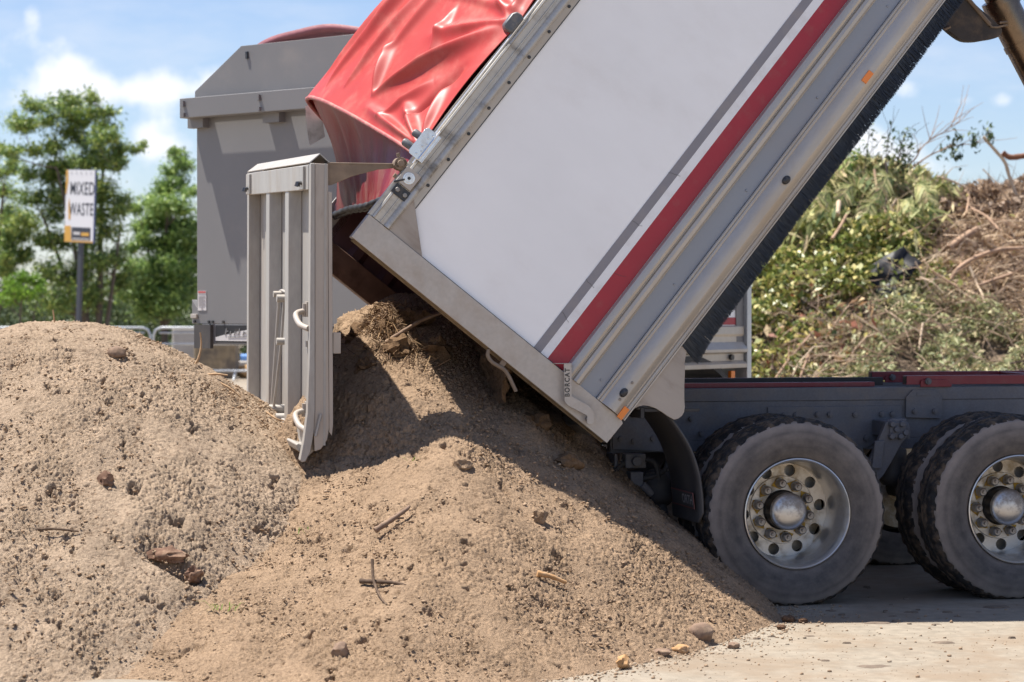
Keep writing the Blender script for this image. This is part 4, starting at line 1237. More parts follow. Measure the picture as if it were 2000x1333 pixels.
twig('root', [(-1.62, 12.78, .01), (-1.56, 12.76, .02), (-1.50, 12.75, .01)], .007, STRAW, 'pale root lying flat near the tailgate side of the crest', 'root', 'pale roots on the left heap')
twig('root', [(-2.58, 13.0, .0), (-2.585, 13.0, .05), (-2.59, 13.0, .085)], .006, STRAW, 'tiny pale root sticking up at the very top of the left heap', 'root', 'pale roots on the left heap')
twig('root', [(-1.36, 12.76, .02), (-1.30, 12.72, .03), (-1.25, 12.74, .05)], .006, STRAW, 'pale root beside the bottom of the tailgate', 'root', 'pale roots on the left heap')
# fibrous root clump in the sunlit gap
m = MB(); rnd = random.Random(4)
for k in range(620):
    t = rnd.random()
    X = -.78 + .17 * t + rnd.gauss(0, .085); Y = 13.15 - .62 * t + rnd.gauss(0, .08)
    z = hz(X, Y) + float(lump(np.float64(X), np.float64(Y))) + rnd.uniform(.0, .045)
    a = rnd.uniform(0, 6.28); L_ = rnd.uniform(.04, .14)
    d = Vector((math.cos(a), math.sin(a) * .6 - .3, rnd.uniform(-.5, .45)))
    p0 = Vector((X, Y, z)); b1 = Vector((rnd.gauss(0, .02), rnd.gauss(0, .02), rnd.gauss(0, .02)))
    m.tube([p0 - d * L_ * .5, p0 + b1, p0 + d * L_ * .5 + Vector((0, 0, -.02))], rnd.uniform(.0014, .0032), 4, caps=False)
o = m.build('root_clump', mat('root_fibre', (.30, .18, .09), .9, island=[(.32, .20, .10), (.17, .10, .055), (.09, .052, .03), (.38, .25, .13)]), None, recalc=False)
tag(o, 'matted clump of brown root fibres in the sunlit gap behind the tailgate', 'root clump')
for k, (X, Y, r, lab) in enumerate(((-.84, 13.05, .075, 'dark brown clod at the left of the root clump'), (-.70, 12.86, .085, 'large dark brown clod in the middle of the root clump'), (-.62, 12.64, .070, 'dark brown clod below the root clump'), (-.56, 13.0, .08, 'dark brown clod in the shade right of the root clump'), (-.42, 12.7, .07, 'dark brown clod under the brown stick'), (-.80, 12.55, .055, 'dark brown clod in the tailgate shade'), (.10, 12.45, .075, 'dark brown clod in the shade under the bent hook'), (.30, 12.25, .06, 'dark brown clod in the shade below the latch lever'))):
    rock('soil_clod', X, Y, r, M['soil_brown'], lab, 'soil clod', (1.2, 1, .9), k, 60 + k, .42, 'dark brown clods under the body', rough=.5)  # clods in a darker brown than the heap around them
GRASS = mat('grass_blade', (.16, .28, .03), .5, trans=.3)
def sprig(X, Y, n, L_, label, seed):
    m = MB(); rnd = random.Random(seed)
    for k in range(n):
        a = rnd.uniform(0, 6.28); d = Vector((math.cos(a), math.sin(a) * .5, 0))
        p = Vector((X + rnd.gauss(0, .03), Y + rnd.gauss(0, .03), hz(X, Y) + .01)); l = L_ * rnd.uniform(.5, 1.2); s = Vector((-d.y, d.x, 0)) * .004
        q = p + d * l * .5 + Vector((0, 0, l * .5)); e = p + d * l + Vector((0, 0, l * .45))
        m.add([p - s, p + s, q + s, q - s, e], [(0, 1, 2, 3), (3, 2, 4)])
    return tag(m.build('grass_sprig', GRASS, None, recalc=False), label, 'grass sprig', 'grass sprigs in the soil')
sprig(-1.33, 10.56, 11, .08, 'bright green grass sprig in the crease between the heaps', 1)
sprig(-.50, 11.70, 3, .06, 'single green blade at the lower sunlit patch of the fresh heap', 2)
sprig(-1.02, 11.30, 3, .06, 'yellow green blade below the foot of the tailgate', 3)
sprig(-2.80, 11.45, 9, .07, 'withered green tuft at the left edge of the left heap', 4)
# ------------------------------------------------------------------ dog trailer parked behind (local x along its rear sheet, y forward along its body)
TX0 = Vector((-2.255, 16.5, 0)); TPH = R(40)
trailer = empty('tipping_trailer', TX0, (0, 0, -TPH))
tag(trailer, 'grey tipping trailer parked at an angle behind the raised truck', 'trailer')
TW = 2.4; TL = 3.40
# local frame: x = along the end sheet (towards the near side), y = away along the body
m = MB()
m.prism([(0, 1.62), (0, 3.16), (TW, 3.16), (TW, 1.62), (TW, 1.505), (-.055, 1.505), (-.055, 1.68)], .0, .05)
tb = m.build('end_sheet', M['trailer_grey'], trailer, bevel=.004)
m = MB(); m.prism([(.0, 3.05), (.0, 3.165), (.48, 3.455), (TW - .48, 3.455), (TW, 3.165), (TW, 3.05)], -.018, -.001); hb = m.build('head_board', M['trailer_grey'], trailer, bevel=.003)
m = MB()
for x, z in ((.535, 3.40), (TW - .535, 3.40)):
    m.box(x, x + .02, -.03, -.018, z - .04, z + .01)
m.build('lug', M['bolt_dark'], hb)
m = MB(); m.box(-.008, TW + .06, -.155, -.060, 2.965, 3.105); cb = m.build('cross_beam', M['trailer_grey'], trailer, bevel=.004)
for x in (.03, .80, 1.6, 2.3):
    m = MB(); m.box(x, x + .02, -.175, -.155, 3.045, 3.085); m.build('beam_lug', M['trailer_dark'], cb)
    m = MB(); m.box(x, x + .02, -.17, -.155, 2.975, 3.0); m.build('beam_lug', M['trailer_dark'], cb)
    m = MB(); m.box(x - .06, x + .10, -.060, .0, 2.90, 3.10); m.build('beam_bracket', M['trailer_dark'], cb)
m = MB(); m.box(.05, TW - .05, .0, .05, 1.36, 1.505); ub = m.build('under_beam', M['trailer_dark'], trailer, bevel=.004)
m = MB(); m.box(.0, .17, -.03, .0, 1.33, 1.50); m.box(.20, TW - .1, -.006, -.0005, 1.375, 1.495, 1); rf = m.build('rubber_flap', [M['flap'], M['rubber']], ub)
m = MB()
pl = [(.20, 1.385), (.20, 1.41), (.30, 1.43), (.38, 1.44), (.44, 1.455), (.50, 1.46), (.58, 1.478), (.62, 1.482), (.66, 1.478), (.72, 1.455), (.77, 1.425), (.80, 1.39), (.80, 1.385)]
m.prism(pl, -.0085, -.0065)
em = m.build('emblem', M['decal_white'], rf)
m = MB()
for k in range(9):
    x = .30 + k * .045; h = (.05, .03, .03, .05, .03, .03, .03, .045, .03)[k]
    m.prism([(x, 1.425), (x + .010, 1.425), (x + .022, 1.425 + h), (x + .012, 1.425 + h)], -.0115, -.0095)
    if k % 2 == 0: m.prism([(x + .012, 1.425 + h * .5), (x + .036, 1.425 + h * .5), (x + .038, 1.425 + h * .5 + .008), (x + .014, 1.425 + h * .5 + .008)], -.0115, -.0095)
m.prism([(.33, 1.412), (.62, 1.418), (.62, 1.422), (.33, 1.416)], -.0115, -.0095)
m.build('script_lettering', M['trailer_dark'], em)
m = MB()
m.box(.012, .10, -.0035, -.001, 1.60, 1.74); m.box(.018, .094, -.0065, -.004, 1.725, 1.738, 1)
for k in range(8): m.box(.02, .092 - .012 * (k % 3), -.0065, -.004, 1.70 - k * .009, 1.703 - k * .009, 2)
m.prism([(.045, 1.615), (.068, 1.615), (.057, 1.632)], -.0065, -.004, 2)
m.build('warning_label', [M['decal_white'], M['decal_red'], M['decal_line']], tb)
m = MB(); m.box(-.05, .012, -.02, -.001, 1.545, 1.575); m.build('corner_latch', M['alu'], tb, bevel=.003)
m = MB()
for x in (-.02, .13, .17, .28): m.tube([(x, -.001, 1.52), (x, -.012, 1.52)], .010, 8)
m.build('bolt', M['bolt_dark'], tb)
# near side wall with stripes, ribbed rail and front pillar
m = MB(); m.box(TW - .045, TW - .006, .05, TL, 1.42, 3.16); m.box(.0, .03, .05, TL, 1.42, 3.16); m.box(.03, TW - .045, TL - .05, TL, 1.42, 3.16); m.box(.03, TW - .045, .05, TL - .05, 1.38, 1.42)
tside = m.build('side_wall', M['white'], trailer)
m = MB(); m.box(TW - .0058, TW - .003, .05, TL - .1, 1.49, 1.545); m.build('red_stripe', M['red_line'], tside)
m = MB(); m.box(TW - .0058, TW - .003, .05, TL - .1, 1.60, 1.66); m.build('grey_stripe', M['grey_line'], tside)
m = MB()
prof = [(-.006, 1.485), (.012, 1.475), (.014, 1.42), (.004, 1.40), (.004, 1.36), (.05, 1.305), (.05, 1.285), (.01, 1.27), (.01, 1.22), (.04, 1.195), (.04, 1.165), (.0, 1.16), (-.05, 1.16), (-.05, 1.485)]
m.prism([(TW + a, z) for a, z in prof], .05, TL - .02)
m.build('bottom_rail', M['alu_rail'], tside, smooth=25)
m = MB(); m.box(TW - .05, TW + .005, TL - .11, TL - .01, 1.165, 3.1); m.build('front_pillar', M['trailer_dark'], tside, bevel=.003)
m = MB(); m.box(TW - .03, TW + .035, TL - .008, TL + .05, 1.02, 3.1); m.box(TW - .30, TW - .03, TL, TL + .03, 1.02, 3.1); m.build('front_post', M['galv'], tside, bevel=.003)
m = MB(); m.tube([(TW + .01, TL - .20, 1.245), (TW + .035, TL - .20, 1.245)], .022, 10); m.build('rail_bolt', M['bolt_dark'], tside)
m = MB(); m.box(TW - .03, TW + .0, TL - .17, TL - .12, 1.08, 1.14); m.build('side_reflector', M['amber'], tside)
# cover
m = MB(); n = 34
for j, y in enumerate((-.02, .5, 1.0, 1.6, 2.2, 2.8, TL)):
    for i in range(n + 1):
        x = .5 + (TW - 1.0) * i / n
        z = 3.36 + .135 * math.sin(math.pi * min(1, max(0, (x - .55) / (TW - 1.1)))) ** .6 + .005 * math.sin(x * 11 + y * 3)
        m.v.append((x, y + .03, z))
for j in range(6):
    for i in range(n):
        q = j * (n + 1) + i
        m.f.append((q, q + 1, q + n + 2, q + n + 1)); m.mi.append(0)
o = m.build('trailer_cover', M['tarp_old'], trailer, smooth=70, recalc=False)
so = o.modifiers.new('t', 'SOLIDIFY'); so.thickness = .05; so.offset = 1
# running gear
m = MB(); m.box(.75, .85, .3, TL - .1, .95, 1.16); m.box(1.55, 1.65, .3, TL - .1, .95, 1.16); m.build('trailer_chassis', M['frame_dark'], trailer, bevel=.004)
for k, y in enumerate((1.35, 2.68)):
    o = copy_to(w2, trailer, (TW + .02, y, ZA), (0, 0, R(90)))
    o = copy_to(w2, trailer, (.0, y, ZA), (0, 0, R(-90)))
m = MB()
gp = [(y_, z_) for y_, z_ in arc(2.68, ZA, .76, 20, 175, 16)] + [(y_, z_) for y_, z_ in arc(2.68, ZA, .72, 175, 20, 16)]
m.prism(gp, TW - .6, TW + .02, axis='x')
gp = [(y_, z_) for y_, z_ in arc(1.35, ZA, .76, 20, 160, 16)] + [(y_, z_) for y_, z_ in arc(1.35, ZA, .72, 160, 20, 16)]
m.prism(gp, TW - .6, TW + .02, axis='x')
m.build('mudguard', M['rubber'], trailer)

# ------------------------------------------------------------------ sign
sign = empty('waste_sign', (-9.12, 48.0, 0), (0, R(2.8), R(-38)))
sign.scale = (1.34, 1, 1)
tag(sign, 'leaning white sign with yellow edge reading mixed waste on a grey post', 'sign')
m = MB(); m.box(-.045, .045, .03, .10, -.1, 4.35); m.build('post', M['pole'], sign, bevel=.008)
m = MB(); m.box(-.335, .335, 0, .018, 2.94, 4.45); m.box(.336, .345, -.012, .03, 2.93, 4.46); 
bd = m.build('board', [M['sign_back']], sign)
m = MB(); m.box(-.33, .33, -.004, -.001, 2.945, 4.445); m.build('face', M['sign_white'], bd)
m = MB(); m.prism([(-.33, 4.445), (-.285, 4.445), (-.275, 4.2), (-.31, 3.95), (-.33, 3.93)], -.008, -.0055); m.prism([(-.245, 3.86), (-.26, 3.70), (-.245, 3.42), (-.215, 3.40), (-.20, 3.45), (-.225, 3.66), (-.235, 3.80)], -.008, -.0055)
m.prism([(-.33, 2.945), (.33, 2.945), (.33, 2.975), (-.17, 2.975), (-.19, 3.28), (-.33, 3.28)], -.008, -.0055)
m.build('yellow_border', M['sign_yellow'], bd)
m = MB(); m.box(-.165, .27, -.008, -.0055, 2.99, 3.255); pn = m.build('lower_panel', M['sign_dark'], bd)
m = MB(); m.box(-.12, .03, -.012, -.0085, 3.10, 3.16); m.box(.06, .24, -.012, -.0085, 3.08, 3.15, 1); m.box(-.14, .25, -.012, -.0085, 3.01, 3.03, 0); m.build('panel_print', [M['decal_white'], M['sign_yellow']], pn)
text_obj('lettering', 'MIXED', .345, M['sign_dark'], bd, (.05, -.0075, 4.05), (R(90), 0, 0), bold=.003, scale=(.52, 1.10, 1), spacing=1.08)
text_obj('lettering', 'WASTE', .345, M['sign_dark'], bd, (.04, -.0075, 3.62), (R(90), 0, 0), bold=.003, scale=(.47, 1.06, 1), spacing=1.08)
m = MB()
for k in range(5): m.tube([(-.2 + .11 * k, -.004, 4.385), (-.2 + .11 * k, -.012, 4.385)], .012, 6)
m.build('rivets', M['trailer_grey'], bd)

# ------------------------------------------------------------------ crowd barriers
def barrier():
    o = empty('crowd_barrier', (0, 0, 0))
    def loop(z0, z1, Lx, r):
        return [(0 + r, 0, z1), (Lx - r, 0, z1), (Lx - r * .3, 0, z1 - r * .3), (Lx, 0, z1 - r), (Lx, 0, z0), (0, 0, z0), (0, 0, z1 - r), (r * .3, 0, z1 - r * .3), (r, 0, z1)]
    b = MB(); b.tube(loop(.22, 1.15, 2.1, .16), .028, 8); b.build('frame', M['galv'], o, smooth=60)
    b = MB(); b.tube([(.0, 0, .80), (2.1, 0, .80)], .022, 8); b.tube([(.12, 0, 1.04), (1.98, 0, 1.04)], .018, 8)
    b.build('rail', M['galv'], o, smooth=60)
    b = MB()
    for x in (.35, 1.75): b.tube([(x, -.3, .03), (x, 0, .22), (x, .3, .03)], .02, 6)
    b.build('foot', M['galv'], o, smooth=60)
    return o
br0 = barrier()
xs = [-7.70, -9.88, -12.06, -5.52, -3.34]
labs = ['galvanised barrier in front of the pale block, beside the grey trailer', 'galvanised barrier whose rounded end shows right above the left heap slope', 'galvanised barrier at the far left edge behind the left heap', 'galvanised barrier seen past the stained block under the trailer', 'galvanised barrier hidden mostly behind the open tailgate']
for k, x in enumerate(xs):
    o = br0 if k == 0 else copy_to(br0)
    o.location = (x, 49.5, 0); o.rotation_euler = (0, 0, R(1.5 * (k % 2)))
    tag(o, labs[k], 'barrier', 'galvanised crowd barriers')
def block(name, x0, x1, Y, h, m_, label, cat, d=.8):
    b = MB(); b.box(0, x1 - x0, 0, d, 0, h)
    o = b.build(name, m_, None, bevel=.06, segs=3, loc=(x0, Y, 0)); return tag(o, label, cat, 'concrete blocks in the yard')
block('concrete_block', -7.75, -6.9, 52.5, 1.12, M['concrete'], 'pale upright concrete block behind the barrier', 'concrete block')
block('concrete_block', -7.05, -6.12, 51.0, .80, M['concrete_dark'], 'brown stained concrete block in front of the barrier', 'concrete block')
bo = rock('boulder', -5.95, 51.4, .17, M['boulder'], 'small ochre boulder beside the stained block', 'boulder', (1.1, .9, .9), 0, 31, .1)
bo.location.z = .15
m = MB(); m.tube([(-6.3, 53.5, .42), (-4.2, 53.6, .40)], .08, 10); o = m.build('water_pipe', M['blue_pipe'], None, smooth=60); tag(o, 'blue pipe lying behind the stained concrete block', 'pipe')
m = MB(); m.box(-6.6, -4.0, 53.2, 53.9, 0, .33); o = m.build('timber_bearer', M['concrete'], None, bevel=.02); tag(o, 'pale bearer carrying the blue pipe', 'bearer')
def waste_h(X, Y):
    top = np.interp(X, [-3, -1, 1, 3, 4.0, 4.75, 5.5, 6.05, 6.5, 8, 11, 14], [.0, 1.0, 2.2, 2.9, 3.2, 3.35, 3.15, 3.0, 3.1, 3.2, 3.0, .3])
    t = np.clip((Y - 26.6) / 4.6, 0, 1)
    back = np.clip((38 - Y) / 5.0, 0, 1)
    return top * t ** .85 * back
TREE_A = [(-13.0, 6.32, 0.29), (-12.6, 6.19, 0.29), (-12.43, 6.72, 0.29), (-12.2, 6.39, 0.27), (-12.0, 5.72, 0.33), (-12.53, 5.59, 0.24), (-11.76, 6.72, 0.33), (-11.47, 6.45, 0.29), (-11.73, 6.12, 0.29), (-11.4, 6.85, 0.24), (-11.2, 6.39, 0.29), (-11.33, 5.92, 0.27), (-10.87, 6.92, 0.2), (-10.87, 6.59, 0.24), (-10.47, 6.59, 0.19), (-10.56, 6.25, 0.24), (-10.33, 5.92, 0.27), (-10.6, 5.79, 0.27), (-10.93, 5.59, 0.27), (-10.2, 5.59, 0.24), (-9.84, 5.65, 0.16), (-9.67, 5.79, 0.11), (-11.2, 5.25, 0.33), (-10.67, 5.25, 0.29), (-10.2, 5.19, 0.24), (-11.87, 5.19, 0.33), (-12.27, 4.92, 0.33), (-12.6, 4.99, 0.27), (-11.73, 4.59, 0.37), (-12.4, 4.32, 0.37), (-12.0, 3.92, 0.37), (-10.67, 4.52, 0.37), (-10.33, 4.25, 0.29), (-10.8, 3.85, 0.37), (-11.07, 3.19, 0.33), (-10.47, 3.45, 0.33), (-11.73, 3.19, 0.33), (-12.13, 3.19, 0.29), (-11.33, 2.39, 0.4), (-10.67, 2.65, 0.4), (-12.0, 2.39, 0.37), (-10.27, 2.12, 0.4), (-12.53, 3.72, 0.29), (-10.93, 1.72, 0.47), (-11.73, 1.59, 0.47), (-10.2, 3.99, 0.24)]
TREE_B = [(-9.42, 5.85, 0.14), (-9.32, 5.64, 0.23), (-9.46, 5.28, 0.26), (-9.1, 5.42, 0.21), (-9.17, 4.93, 0.31), (-9.6, 4.78, 0.28), (-9.81, 4.57, 0.26), (-8.89, 4.71, 0.21), (-10.1, 4.43, 0.26), (-10.31, 4.21, 0.21), (-9.53, 4.29, 0.36), (-9.1, 4.21, 0.36), (-9.96, 3.86, 0.36), (-10.38, 3.72, 0.26), (-9.46, 3.72, 0.43), (-8.96, 3.72, 0.28), (-10.17, 3.29, 0.31), (-9.67, 3.15, 0.43), (-9.1, 3.15, 0.4), (-10.52, 3.15, 0.23), (-9.96, 2.58, 0.43), (-9.32, 2.58, 0.43), (-10.38, 2.58, 0.36), (-8.89, 2.72, 0.28), (-9.67, 2.01, 0.5), (-9.1, 2.01, 0.43), (-10.24, 1.94, 0.43), (-9.96, 1.44, 0.5), (-9.24, 1.44, 0.5)]
TREE_C = [(-13.67, 5.72, 0.19), (-13.5, 5.44, 0.22), (-13.71, 5.1, 0.25), (-13.3, 5.17, 0.17), (-13.61, 4.62, 0.25), (-13.74, 4.06, 0.28), (-13.43, 3.65, 0.28), (-13.64, 3.38, 0.3), (-13.16, 3.44, 0.28), (-13.36, 3.1, 0.3), (-13.71, 2.69, 0.34), (-13.09, 2.82, 0.25)]
SHRUB_G = [(-12.2, 2.09, 0.2), (-11.88, 2.27, 0.22), (-11.6, 2.15, 0.17), (-12.01, 1.9, 0.25), (-11.7, 1.84, 0.2), (-12.26, 1.71, 0.22), (-11.45, 1.96, 0.12)]
# ------------------------------------------------------------------ foliage tools
def unit(v): return v / np.maximum(np.linalg.norm(v, axis=1, keepdims=True), 1e-9)
def leaf_mesh(name, c, d, L_, W_, m, parent=None, seed=0, up=None):
    rs = np.random.RandomState(seed)
    n = len(c)
    d = unit(d); nn = unit(rs.randn(n, 3) + (np.array([0, 0, 1.0]) if up is None else up))
    s = unit(np.cross(d, nn)); nn = np.cross(s, d)
    L_ = L_[:, None]; W_ = W_[:, None]
    v = np.stack([c - d * L_ * .5, c + s * W_ * .5 + nn * W_ * .18, c + d * L_ * .5 - nn * L_ * .08, c - s * W_ * .5 + nn * W_ * .18], 1).reshape(-1, 3).astype(np.float32)
    q = np.arange(4 * n, dtype=np.int32)
    me = bpy.data.meshes.new(name)
    me.vertices.add(4 * n); me.vertices.foreach_set('co', v.ravel())
    me.loops.add(4 * n); me.loops.foreach_set('vertex_index', q)
    me.polygons.add(n); me.polygons.foreach_set('loop_start', np.arange(0, 4 * n, 4, dtype=np.int32))
    me.update(calc_edges=True)
    me.materials.append(m)
    o = bpy.data.objects.new(name, me); C.objects.link(o)
    if parent is not None: o.parent = parent
    return o
LEAF_A = mat('gum_leaf', (.1, .12, .04), .45, trans=.35, island=[(0.074, 0.144, 0.051), (0.122, 0.208, 0.057), (0.196, 0.287, 0.071), (0.305, 0.389, 0.093), (0.44, 0.489, 0.129)])
LEAF_B = mat('wattle_leaf', (.08, .13, .05), .5, trans=.35, island=[(0.077, 0.155, 0.049), (0.155, 0.252, 0.069), (0.265, 0.392, 0.105), (0.435, 0.56, 0.155)])
LEAF_G = mat('lime_leaf', (.14, .26, .03), .45, trans=.4, island=[(.08, .16, .02), (.15, .28, .03), (.26, .40, .06)])
LEAF_U = mat('understorey_leaf', (.05, .08, .03), .5, trans=.25, island=[(0.029, 0.055, 0.021), (0.052, 0.091, 0.034), (0.091, 0.13, 0.047), (0.143, 0.182, 0.065)])
BARK = mat('grey_bark', (.12, .095, .075), .9, var=.25, vscale=5, bump=.4, bscale=30)
def tree(name, clusters, base, Y, m, label, cat, n_leaf, size, seed, depth, group=None, lean=.45):
    rs = np.random.RandomState(seed); rnd = random.Random(seed)
    root = empty(name, (base[0], Y, 0)); tag(root, label, cat, group)
    nodes = []
    fill = [c for c in clusters if c[1] < max(q[1] for q in clusters) - 1.2]
    clusters = list(clusters) + [(c[0] + rs.uniform(-.35, .35), max(.7, c[1] + rs.uniform(-.35, .2)), c[2] * rs.uniform(.7, 1.0)) for c in fill if rs.rand() < .5]
    for (x, z, r) in clusters:
        nodes.append((np.array([x - base[0], rs.uniform(-depth, depth), z]), r))
    zmin = min(p[2] for p, r in nodes); zmax = max(p[2] for p, r in nodes)
    tips = []
    b = MB()
    tree_pts = []
    stems = base[1]
    for (sx, tx, tz, r0) in stems:
        y1 = rs.uniform(-depth, depth) * .4
        pts = smoothpath([(sx, 0, -.1), (sx + (tx - sx) * .25 + rs.uniform(-.08, .08), y1 * .2, tz * .35), (sx + (tx - sx) * .6 + rs.uniform(-.08, .08), y1 * .6, tz * .7), (tx, y1, tz)], 5)
        n = len(pts)
        b.tube(pts, [r0 * (1 - .72 * i / n) for i in range(n)], 7)
        tree_pts += [(np.array(p), r0 * (1 - .72 * i / n)) for i, p in enumerate(pts)]
    order = sorted(nodes, key=lambda q: q[0][2])
    for p, r in order:
        best = None
        for q, rq in tree_pts:
            dz = p[2] - q[2]
            dd = np.linalg.norm(p - q) + (2.0 if dz < -.05 else 0) + max(0, .3 - dz) * .6
            if best is None or dd < best[0]: best = (dd, q, rq)
        q, rq = best[1], best[2]
        mid = (p + q) / 2 + np.array([rs.uniform(-.08, .08), rs.uniform(-.08, .08), -.06 * np.linalg.norm(p - q)])
        pts = smoothpath([tuple(q), tuple(mid), tuple(p)], 4); n = len(pts)
        r1 = max(.012, min(rq * .7, .05)); 
        b.tube(pts, [r1 + (.008 - r1) * i / n for i in range(n)], 5)
        tree_pts += [(np.array(k), max(.012, r1 * (1 - .6 * i / n))) for i, k in enumerate(pts)][2:]
        for k in range(9):
            d = rs.randn(3); d[2] = abs(d[2]) * .7 + .1; d = d / np.linalg.norm(d)
            e = p + d * r * rs.uniform(.8, 1.75)
            b.tube([tuple(p), tuple((p + e) / 2 + rs.randn(3) * .03), tuple(e)], [.010, .007, .003], 4, caps=False)
            tips.append((p, e, r))
    b.build('trunk', BARK, root, smooth=60)
    cs = []; ds = []
    for (p, e, r) in tips:
        k = int(n_leaf * (r / .3) ** 1.6)
        t = rs.rand(k, 1) ** .7
        c = p + (e - p) * t + rs.randn(k, 3) * r * np.array([.36, .36, .32])
        d = unit((e - p)[None] * .8 + rs.randn(k, 3) * .35 + np.array([0, 0, -.10]))
        cs.append(c); ds.append(d)
    cs = np.concatenate(cs); ds = np.concatenate(ds)
    L_ = size * rs.uniform(.6, 1.25, len(cs)); W_ = L_ * rs.uniform(.26, .42, len(cs))
    leaf_mesh('crown', cs, ds, L_, W_, m, root, seed)
    return root
tree('gum_tree', TREE_A, (-10.93, [(0, -.9, 5.2, .10), (.12, .25, 5.4, .11), (-.15, -1.3, 4.0, .085), (.2, .75, 3.8, .08), (-.05, -.3, 5.6, .08)]), 60, LEAF_A, 'tall sparse gum tree spreading behind the waste sign', 'tree', 60, .135, 11, .9, 'trees beyond the yard')
tree('wattle_tree', TREE_B, (-9.7, [(0, .2, 4.6, .10), (.1, -.5, 3.6, .08), (-.1, .5, 3.4, .08)]), 64, LEAF_B, 'dense bright green tree between the gum tree and the grey trailer', 'tree', 72, .135, 12, .9, 'trees beyond the yard')
tree('gum_tree', TREE_C, (-14.1, [(0, .45, 4.8, .09), (.1, .7, 3.2, .07), (-.1, .3, 3.8, .07)]), 62, LEAF_A, 'narrow gum tree cut by the left edge of the photo', 'tree', 60, .135, 13, .6, 'trees beyond the yard')
tree('lime_shrub', SHRUB_G, (-11.9, [(0, .0, 1.8, .05), (.1, .3, 1.6, .04)]), 56, LEAF_G, 'low lime green shrub left of the sign post', 'shrub', 40, .15, 14, .4)
rs = np.random.RandomState(77)
n = 42000
cx = rs.uniform(-24, 2, n); cy = rs.uniform(66, 71, n)
top = 2.0 + .9 * perlin(cx * .55, cx * 0 + 3.3, 5) + .5 * perlin(cx * 1.7, cx * 0 + 8.8, 6) + .35 * np.clip((-cx - 9) / 4, 0, 1)
cz = top * rs.rand(n) ** .75
keep = perlin(cx * 1.6, cz * 1.6 + cy, 31) > -.20
c = np.stack([cx, cy, cz], 1)[keep]
d = rs.randn(len(c), 3) * np.array([1, .6, .7]); s = rs.uniform(.12, .24, len(c))
o = leaf_mesh('undergrowth', c, d, s, s * .42, LEAF_U, None, 3)
tag(o, 'dark green scrub along the far edge of the yard', 'undergrowth', kind='stuff')
m = MB()
n_ = 90
for i in range(n_ + 1):
    x = -120 + 240 * i / n_
    h = 2.0 + .9 * mnoise.noise(Vector((x * .15, 1, 2))) + .5 * mnoise.noise(Vector((x * .6, 4, 2)))
    m.v += [(x, 95, 0), (x, 95 + 1.5, h), (x, 100, h * .9), (x, 104, 0)]
for i in range(n_):
    for j in range(3):
        m.f.append((i * 4 + j, i * 4 + 4 + j, i * 4 + 5 + j, i * 4 + 1 + j)); m.mi.append(0)
o = m.build('far_scrub', mat('far_scrub', (.045, .065, .03), .95, var=.5, vscale=1.2, bump=1, bscale=2.0, bdist=.4), None, smooth=80, recalc=False)
tag(o, 'band of distant scrub', 'scrub', kind='stuff')

# ------------------------------------------------------------------ green waste heap
HEAPM = mat('mulch', (.15, .108, .072), .95, var=.4, vscale=2.5, dirt=(.28, .21, .14), dirt_amt=.7, dscale=3, bump=1.0, bscale=14, bdist=.08)
xs = np.arange(-4, 15, .09); ys = np.arange(26.2, 38.4, .09)
X, Y = np.meshgrid(xs, ys)
Z = waste_h(X, Y); Z = Z + np.clip(Z * 3, 0, 1) * (.22 * perlin(X * .9, Y * .9 , 41) + .13 * perlin(X * 2.6, Y * 2.6, 42) + .06 * perlin(X * 7, Y * 7, 43)) - .12
ny, nx = X.shape
m = MB(); m.v = [tuple(p) for p in np.stack([X, Y, Z], -1).reshape(-1, 3)]
m.f = [(j * nx + i, j * nx + i + 1, (j + 1) * nx + i + 1, (j + 1) * nx + i) for j in range(ny - 1) for i in range(nx - 1)]; m.mi = [0] * len(m.f)
o = m.build('mulch_mound', HEAPM, None, smooth=80, recalc=False)
tag(o, 'brown mound of rotting mulch under the heaped garden cuttings', 'mulch mound')
def field(n, x0, x1, y0, y1, seed):
    rs = np.random.RandomState(seed)
    X = rs.uniform(x0, x1, n); Y = rs.uniform(y0, y1, n)
    base = waste_h(X, Y)
    Xs = X * 29.5 / Y                       # compare along the slope
    return X, Y, base, Xs
def ell(x, z, cx, cz, rx, rz): return np.exp(-(((x - cx) / rx) ** 2 + ((z - cz) / rz) ** 2) ** 1.5)
